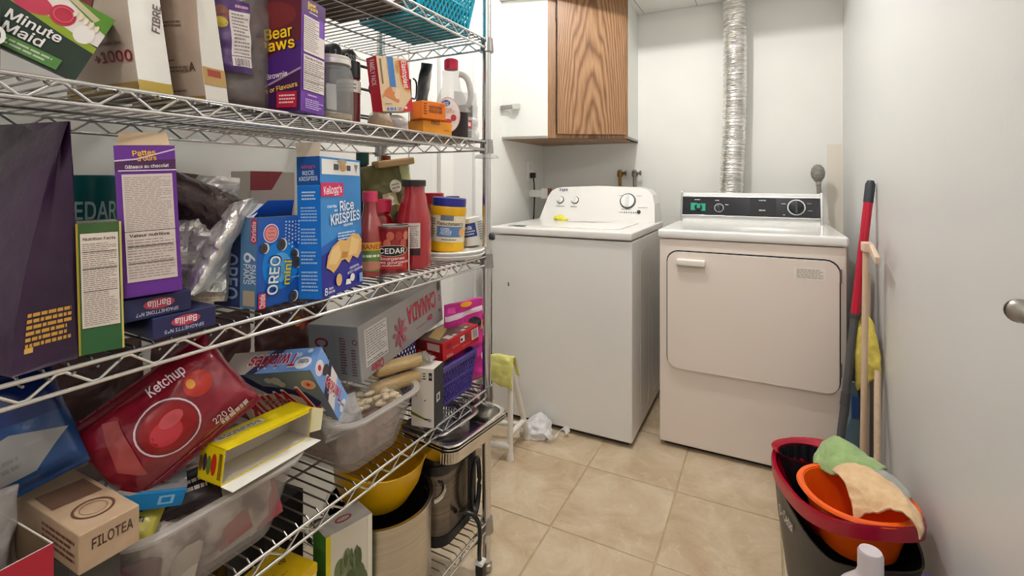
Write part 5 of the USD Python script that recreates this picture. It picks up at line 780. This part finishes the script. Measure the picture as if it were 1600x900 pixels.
carton('artichoke_carton', 'white and green carton with an artichoke picture on the bottom tier beside the pot', 'box', (-.758, .672, Z5), 74, .10, .055, .281, 'D6CFC0', {
    'front': [('r', 0, 0, .1, 1, 'D8C84A'), ('r', .9, 0, 1, 1, 'E6E0D0')] + [('e', .50 + .30 * math.cos(i * 2.4) * (1 - i / 26), .52 + .30 * math.sin(i * 2.4) * (1 - i / 26), .10 + .02 * (i % 3), .085 + .02 * ((i + 1) % 2), ('5A6748', '6F7A58', '7E8968', '4F5B3E')[i % 4]) for i in range(22)] + [('e', .34 + .06 * i, .74 + .04 * (i % 2), .028, .06, ('6F7A58', '566244')[i % 2]) for i in range(6)],
    'top': [('r', 0, 0, 1, 1, 'B9B2AA'), ('d', .5, .5, .18, .18, .045, '9A4A50')], 'right': [('r', 0, 0, 1, 1, '2F5236')], 'left': [('r', 0, 0, 1, 1, '4A7A3A')]})
carton('yellow_card_carton', 'bright yellow carton on the bottom tier, at the lower edge of the picture', 'box', (-.745, .462, Z5), 94, .19, .10, .249, 'E3BE10', {'top': [('t', 'Go', .86, .62, .12, '3A3022', 60, .12), ('n', .2, .3, .8, .6, 4, 'C49A12'), ('e', .4, .2, .16, .1, 'B07A2A')], 'front': [('r', .02, .0, .98, .93, 'E9DFC4'), ('r', 0, .93, 1, 1, 'E3BE10')]})
bag('bread_bag', 'brown and yellow bread bag at the back of the bottom tier', 'bag', ((-1.0, .50, Z5), 92), .26, .25, .10, NM('bread_film', '8A6A2E', '5E4030', 24, .3, bump=.4, bscale=30, dist=.01, ramp=(.45, .55)), wr=.008, seed=170)
carton('black_grill_carton', 'dark box behind the artichoke carton on the bottom tier', 'box', (-.92, .66, Z5), 95, .10, .13, .28, '1F1E22')

# ---------------------------------------------------------------- floor: bucket corner
bu = Th('mop_bucket', 'large dark grey mop bucket with a crimson rim in the front right corner', 'bucket', (.178, 1.560, 0), 22)
BW_, BD_ = .142, .195
def rimz(a, dip=0): return .305 + .03 * np.abs(np.sin(a)) ** 2.0 - dip * np.clip(-np.sin(a) + .25, 0, 1) ** .8
N_ = 72; an = np.linspace(0, 2 * PI, N_, endpoint=False)
def orng(sw, sd_, z, sq=2.6):
    c, s = np.cos(an), np.sin(an); return np.stack([np.sign(c) * np.abs(c) ** (2 / sq) * sw, np.sign(s) * np.abs(s) ** (2 / sq) * sd_, np.broadcast_to(z, an.shape)], -1)
GRB = NM('bucket_plastic', '33312F', '3A3836', 40, .38, bump=.05, bscale=60, dist=.002); CR = M('A81C36', .3, coat_weight=.3)
bu.part('bucket_body', loft([orng(BW_ * .72, BD_ * .72, 0), orng(BW_ * .76, BD_ * .77, .01), orng(BW_ * .9, BD_ * .92, .17), orng(BW_ * .975, BD_ * .98, rimz(an, .10) - .005), orng(BW_ * .99, BD_ * .99, rimz(an, .10)), orng(BW_ * .955, BD_ * .965, rimz(an, .10)), orng(BW_ * .88, BD_ * .90, .17), orng(BW_ * .72, BD_ * .73, .014)]), GRB, smooth=40)
bu.part('rim_band', loft([orng(BW_ * k, BD_ * j, rimz(an) + z) for k, j, z in ((1.0, 1.0, -.030), (1.015, 1.012, -.004), (1.0, 1.0, .006), (.93, .945, .004), (.90, .92, -.012), (.97, .975, -.03), (1.0, 1.0, -.03))], False, False), CR, smooth=50)
wr_ = Th('wringer', 'black ribbed wringer cone set in a crimson tray', parent=bu); cx, cy = -.026, .116
wr_.part('wringer_tray', loft([np.c_[np.cos(an) * a + cx, np.sin(an) * b + cy, np.full(N_, z)] for a, b, z in ((.098, .068, .343), (.086, .062, .337), (.080, .058, .332))], False, False), CR, smooth=50)
wr_.part('wringer_cone', loft([np.c_[cx + np.cos(an) * r_ * 1.12 * (1 + .035 * np.sign(np.sin(an * 18))), np.sin(an) * r_ * .7 * (1 + .035 * np.sign(np.sin(an * 18))) + cy, np.full(N_, z)] for r_, z in ((.068, .333), (.062, .30), (.048, .24), (.03, .20))], False, True), M('1B1D22', .45), smooth=20)
aa, qq = np.meshgrid(np.linspace(-.45, PI + .45, 48), np.linspace(0, 1, 8), indexing='ij'); kx, ky = .965 - .30 * qq, .965 - .26 * qq
sgp = lambda t: np.sign(t) * np.abs(t) ** (2 / 2.6)
wr_.part('inner_slope', cloth(np.stack([sgp(np.cos(aa)) * BW_ * kx, sgp(np.sin(aa)) * BD_ * ky, rimz(aa) - .004 - .085 * qq ** 1.2], -1), .002), CR, smooth=True)
decals(bu, lambda U, V, L: np.stack([-(BW_ * (.90 + .35 * (V - 0) / 1) + L + .006) + .0 * U, .06 - U, .15 + V], -1), .16, .10, [('t', 'O-Cedar', .35, .65, .28, 'D2CFCB', 0, .5)], sub=.01)
ob = Th('orange_basin', 'bright orange plastic basin nested in the mop bucket', 'basin', (.203, 1.495, .2145), 22, 0, 0)
ORM = M('EE6A12', .3, coat_weight=.2)
ob.part('basin_wall', loft([orng(.078, .078, 0, 2.2), orng(.082, .082, .004, 2.2), orng(.105, .105, .09, 2.2), orng(.116, .116, .119, 2.2), orng(.117, .117, .124, 2.2), orng(.110, .110, .124, 2.2), orng(.100, .100, .09, 2.2), orng(.078, .078, .006, 2.2)]), ORM, smooth=40)
ob.part('basin_rim', loft([orng(a, a, z, 2.2) for a, z in ((.113, .120), (.124, .118), (.127, .122), (.124, .127), (.113, .127), (.113, .120))], False, False), ORM, smooth=50)
def drape(pts, n, m, th_, seed, wr):
    """Bilinear-ish cloth over a control net of 3-d points."""
    from scipy.interpolate import RectBivariateSpline
    Pn = np.array(pts, float); a, b = np.linspace(0, 1, Pn.shape[0]), np.linspace(0, 1, Pn.shape[1]); s, t = np.linspace(0, 1, n), np.linspace(0, 1, m)
    G = np.stack([RectBivariateSpline(a, b, Pn[..., k], kx=min(3, len(a) - 1), ky=min(3, len(b) - 1))(s, t) for k in range(3)], -1); G[..., 2] += ridge(G, 26, seed) * wr; G[..., 0] += fb(G, 30, seed) * wr; G[..., 1] += fb(G, 30, seed + 4) * wr
    return cloth(G, th_)
def TOW(n, c1, c2): return NM(n, c1, c2, 50, .9, bump=.5, bscale=400, dist=.002, sheen_weight=.3)
solo('green_cloth', drape([[(.118, 1.585, .322), (.135, 1.655, .340), (.16, 1.71, .340)], [(.145, 1.57, .332), (.168, 1.635, .385), (.20, 1.69, .37)], [(.175, 1.525, .350), (.205, 1.585, .382), (.235, 1.655, .368)], [(.225, 1.505, .352), (.26, 1.555, .368), (.288, 1.615, .35)]], 40, 40, .005, 3, .010), TOW('green_towel', '8FAF6C', 'A0BD7E'), 'light green cleaning cloth draped over the back of the mop bucket', 'cloth', smooth=True)
solo('grey_cloth', drape([[(.19, 1.53, .352), (.215, 1.565, .366), (.235, 1.60, .356)], [(.24, 1.50, .354), (.266, 1.54, .372), (.29, 1.58, .356)], [(.285, 1.425, .352), (.305, 1.475, .358), (.318, 1.525, .345)]], 30, 30, .004, 6, .006), TOW('grey_towel', '9A9C96', 'ABADA7'), 'grey cloth between the green and cream cloths on the bucket', 'cloth', smooth=True)
solo('cream_cloth', drape([[(.155, 1.535, .358), (.180, 1.47, .356), (.190, 1.42, .305)], [(.205, 1.54, .386), (.232, 1.465, .384), (.228, 1.42, .340)], [(.262, 1.51, .386), (.278, 1.445, .386), (.275, 1.395, .370)], [(.305, 1.46, .362), (.318, 1.405, .356), (.305, 1.368, .335)]], 44, 40, .004, 9, .008), TOW('cream_towel', 'E0B98A', 'EBCB9F'), 'cream towel hanging over the orange basin', 'cloth', smooth=True)
# mop and sticks leaning on the right wall
def tpt(a, b, t): return tuple(np.array(a) + (np.array(b) - np.array(a)) * t)
m0, m1 = (.337, 2.15, 1.13), (.205, 1.985, .012)
mp = Th('mop', 'mop with a red and dark grey handle leaning on the right wall', 'mop')
mp.part('grip', cat(tube([tpt(m0, m1, .0), tpt(m0, m1, .012), tpt(m0, m1, .07)], [.010, .0155, .0155], 20)), M('34373C', .4)); mp.part('red_pole', tube([tpt(m0, m1, .07), tpt(m0, m1, .425)], .0142, 20), M('AE1F38', .3), label='red upper pole'); mp.part('collar', tube([tpt(m0, m1, .42), tpt(m0, m1, .435)], .0158, 20), M('3A3A3E', .4)); mp.part('grey_pole', tube([tpt(m0, m1, .43), tpt(m0, m1, .97)], .0128, 20), M('4F4E50', .4), label='dark grey lower pole'); mp.part('grey_joint', tube([tpt(m0, m1, .66), tpt(m0, m1, .70)], .0145, 20), M('454547', .4))
mp.part('mop_socket', tube([tpt(m0, m1, .955), m1], [.018, .024], 16), M('A81C36', .4))
s0, s1 = (.300, 1.995, .905), (.288, 1.985, .012)
st = Th('wooden_cane', 'pale beige stick with a flat hooked head, in front of the mop', 'stick'); BEI = NM('beige_wood', 'CDB093', 'DBC2A6', 12, .5, stretch=(20, 20, 1))
st.part('shaft', tube([s0, s1], .0095, 14), BEI); st.part('hook', cat(box((.286, 1.955, .893), (.316, 2.005, .925), .004), moved(box((0, 0, 0), (.014, .105, .026), .004), (.302, 1.865, .868), 0, 16)), M('DCC6B2', .45), smooth=False)
b0, b1 = (.322, 2.03, .64), (.315, 1.90, .235)
bm = Th('broom', 'pale wooden broom handle with a white socket beside the wall', 'broom'); bm.part('shaft', tube([(.330, 1.99, .50), b1], .0095, 14), BEI); bm.part('socket', tube([b1, (.314, 1.885, .19), (.312, 1.865, .12)], [.012, .016, .02], 14), M('DDCFC6', .5)); bm.part('broom_head', loft([np.c_[rrect(.016 + k * .004, .05 + k * .02, .012, 6) + np.array([.308, 1.865]), np.full(24, .125 - k * .125)] for k in (0, .5, 1)]), M('C9BBB0', .8))
yd = Th('duster', 'yellow cloth hanging on a stick behind the mop handles', 'duster'); yd.part('cloth', drape([[(.280, 2.08, .62), (.276, 2.06, .52), (.282, 2.055, .40)], [(.310, 2.075, .66), (.306, 2.045, .56), (.310, 2.045, .42)], [(.338, 2.05, .60), (.344, 2.025, .54), (.344, 2.02, .47)]], 24, 30, .004, 12, .014), TOW('yellow_towel', 'C9B44A', 'E6D466'), smooth=True); yd.part('stick', tube([(.322, 2.10, .80), (.315, 2.09, .01)], .008, 12), M('CDBBA8', .5))
dsn = Th('dust_pan', 'blue-grey plastic scoop standing behind the sticks', 'dustpan'); dsn.part('pan', loft([np.c_[rrect(a, .012, .008, 5) + np.array([.277, 2.075]), np.full(20, z)] for a, z in ((.040, .0), (.036, .1), (.030, .24), (.014, .30), (.010, .42))]), M('5E7480', .45)); dsn.part('clip', box((.268, 2.055, .30), (.290, 2.064, .38), .003), M('2F4F86', .4))
# bottles in front of the bucket
wb = jar('spray_bottle', 'translucent white bottle with a sloped shoulder at the bottom edge of the picture', 'bottle', .180, 1.150, 0, [(0, 0), (.055, 0), (.058, .006), (.058, .29), (.05, .335), (.026, .362), (.021, .375), (.021, .41), (.018, .416), (0, .416)], M('D5CDD2', .3, subsurface_weight=.2, subsurface_radius=(.02, .02, .02)))
tb = bag('teal_wipe_pack', 'teal packet with a white edge beside the white bottle', 'packet', ((.287, 1.13, 0), -10), .10, .385, .055, M('62BEA8', .35), [('r', .72, .5, .78, 1, 'E9EDEA')], wr=.004, seed=180, seam=M('5AB09C', .4))
jar('detergent_bottle', 'purple-blue bottle top in the lower right corner', 'bottle', .300, 1.245, 0, [(0, 0), (.04, 0), (.042, .005), (.042, .26), (.03, .31), (.02, .33), (0, .335)], M('2E2A86', .3))

# ---------------------------------------------------------------- beside the washer
so = Th('step_stool', 'white tube-framed folding stool standing beyond the shelving, a yellow cloth over its top', 'stool')
WT = M('E9E4DC', .35)
h_ = .385
for (x, y), (qx, qy) in (((-.917, 1.745), (-.917, 1.750)), ((-1.12, 1.69), (-1.10, 1.70))):
    so.part('leg', tube([(x, y, .012), (qx, qy, h_)], .0115, 14), WT); so.part('foot', tube([(x, y, 0), (x, y, .03)], [.016, .0125], 14), WT)
for (x, y), (qx, qy) in (((-.925, 1.925), (-.920, 1.76)), ((-1.11, 1.87), (-1.10, 1.71))): so.part('leg', tube([(x, y, .012), (qx, qy, h_ - .01)], .0115, 14), WT); so.part('foot', tube([(x, y, 0), (x, y, .03)], [.016, .0125], 14), WT)
so.part('seat_bar', tube([(-.917, 1.752, h_), (-1.10, 1.702, h_)], .012, 14), WT); so.part('stretcher', tube([(-.917, 1.745, .055), (-1.118, 1.691, .055)], .014, 14), WT); so.part('stretcher', tube([(-.924, 1.90, .07), (-1.11, 1.845, .07)], .011, 14), WT); so.part('side_brace', tube([(-.917, 1.747, .10), (-.924, 1.89, .10)], .011, 14), WT)
solo('yellow_cloth', drape([[(-1.04, 1.692, .32), (-1.04, 1.712, .405), (-1.03, 1.74, .34)], [(-.97, 1.705, .31), (-.97, 1.728, .41), (-.96, 1.765, .35)], [(-.898, 1.722, .285), (-.902, 1.748, .407), (-.893, 1.785, .32)]], 30, 36, .004, 20, .012), TOW('pale_yellow_towel', 'CFCB6A', 'DEDA86'), 'pale yellow cloth draped over the white stool', 'cloth', smooth=True)
pbm = heap(.06, .05, .06, 33, rough=.4, ns=12)
solo('plastic_bag', moved(pbm, (-.90, 1.975, 0)), NM('white_poly', 'EDECEC', 'D2D1D4', 9, .3, bump=.7, bscale=30, dist=.02), 'crumpled white plastic bag on the floor against the washer', 'bag', smooth=True)
tp = Th('white_strap', 'white fabric strap lying on the floor beside the plastic bag', 'strap'); tp.part('band', cloth(grid(lambda s, t: (-.86 + .09 * s + .012 * (t - .5), 1.985 - .05 * np.sin(s * 5) - .02 * s + .02 * (t - .5), .006 + .03 * np.abs(np.sin(s * 6)) + .01 * t), 40, 6), .002), M('E4E3E4', .6), smooth=True)
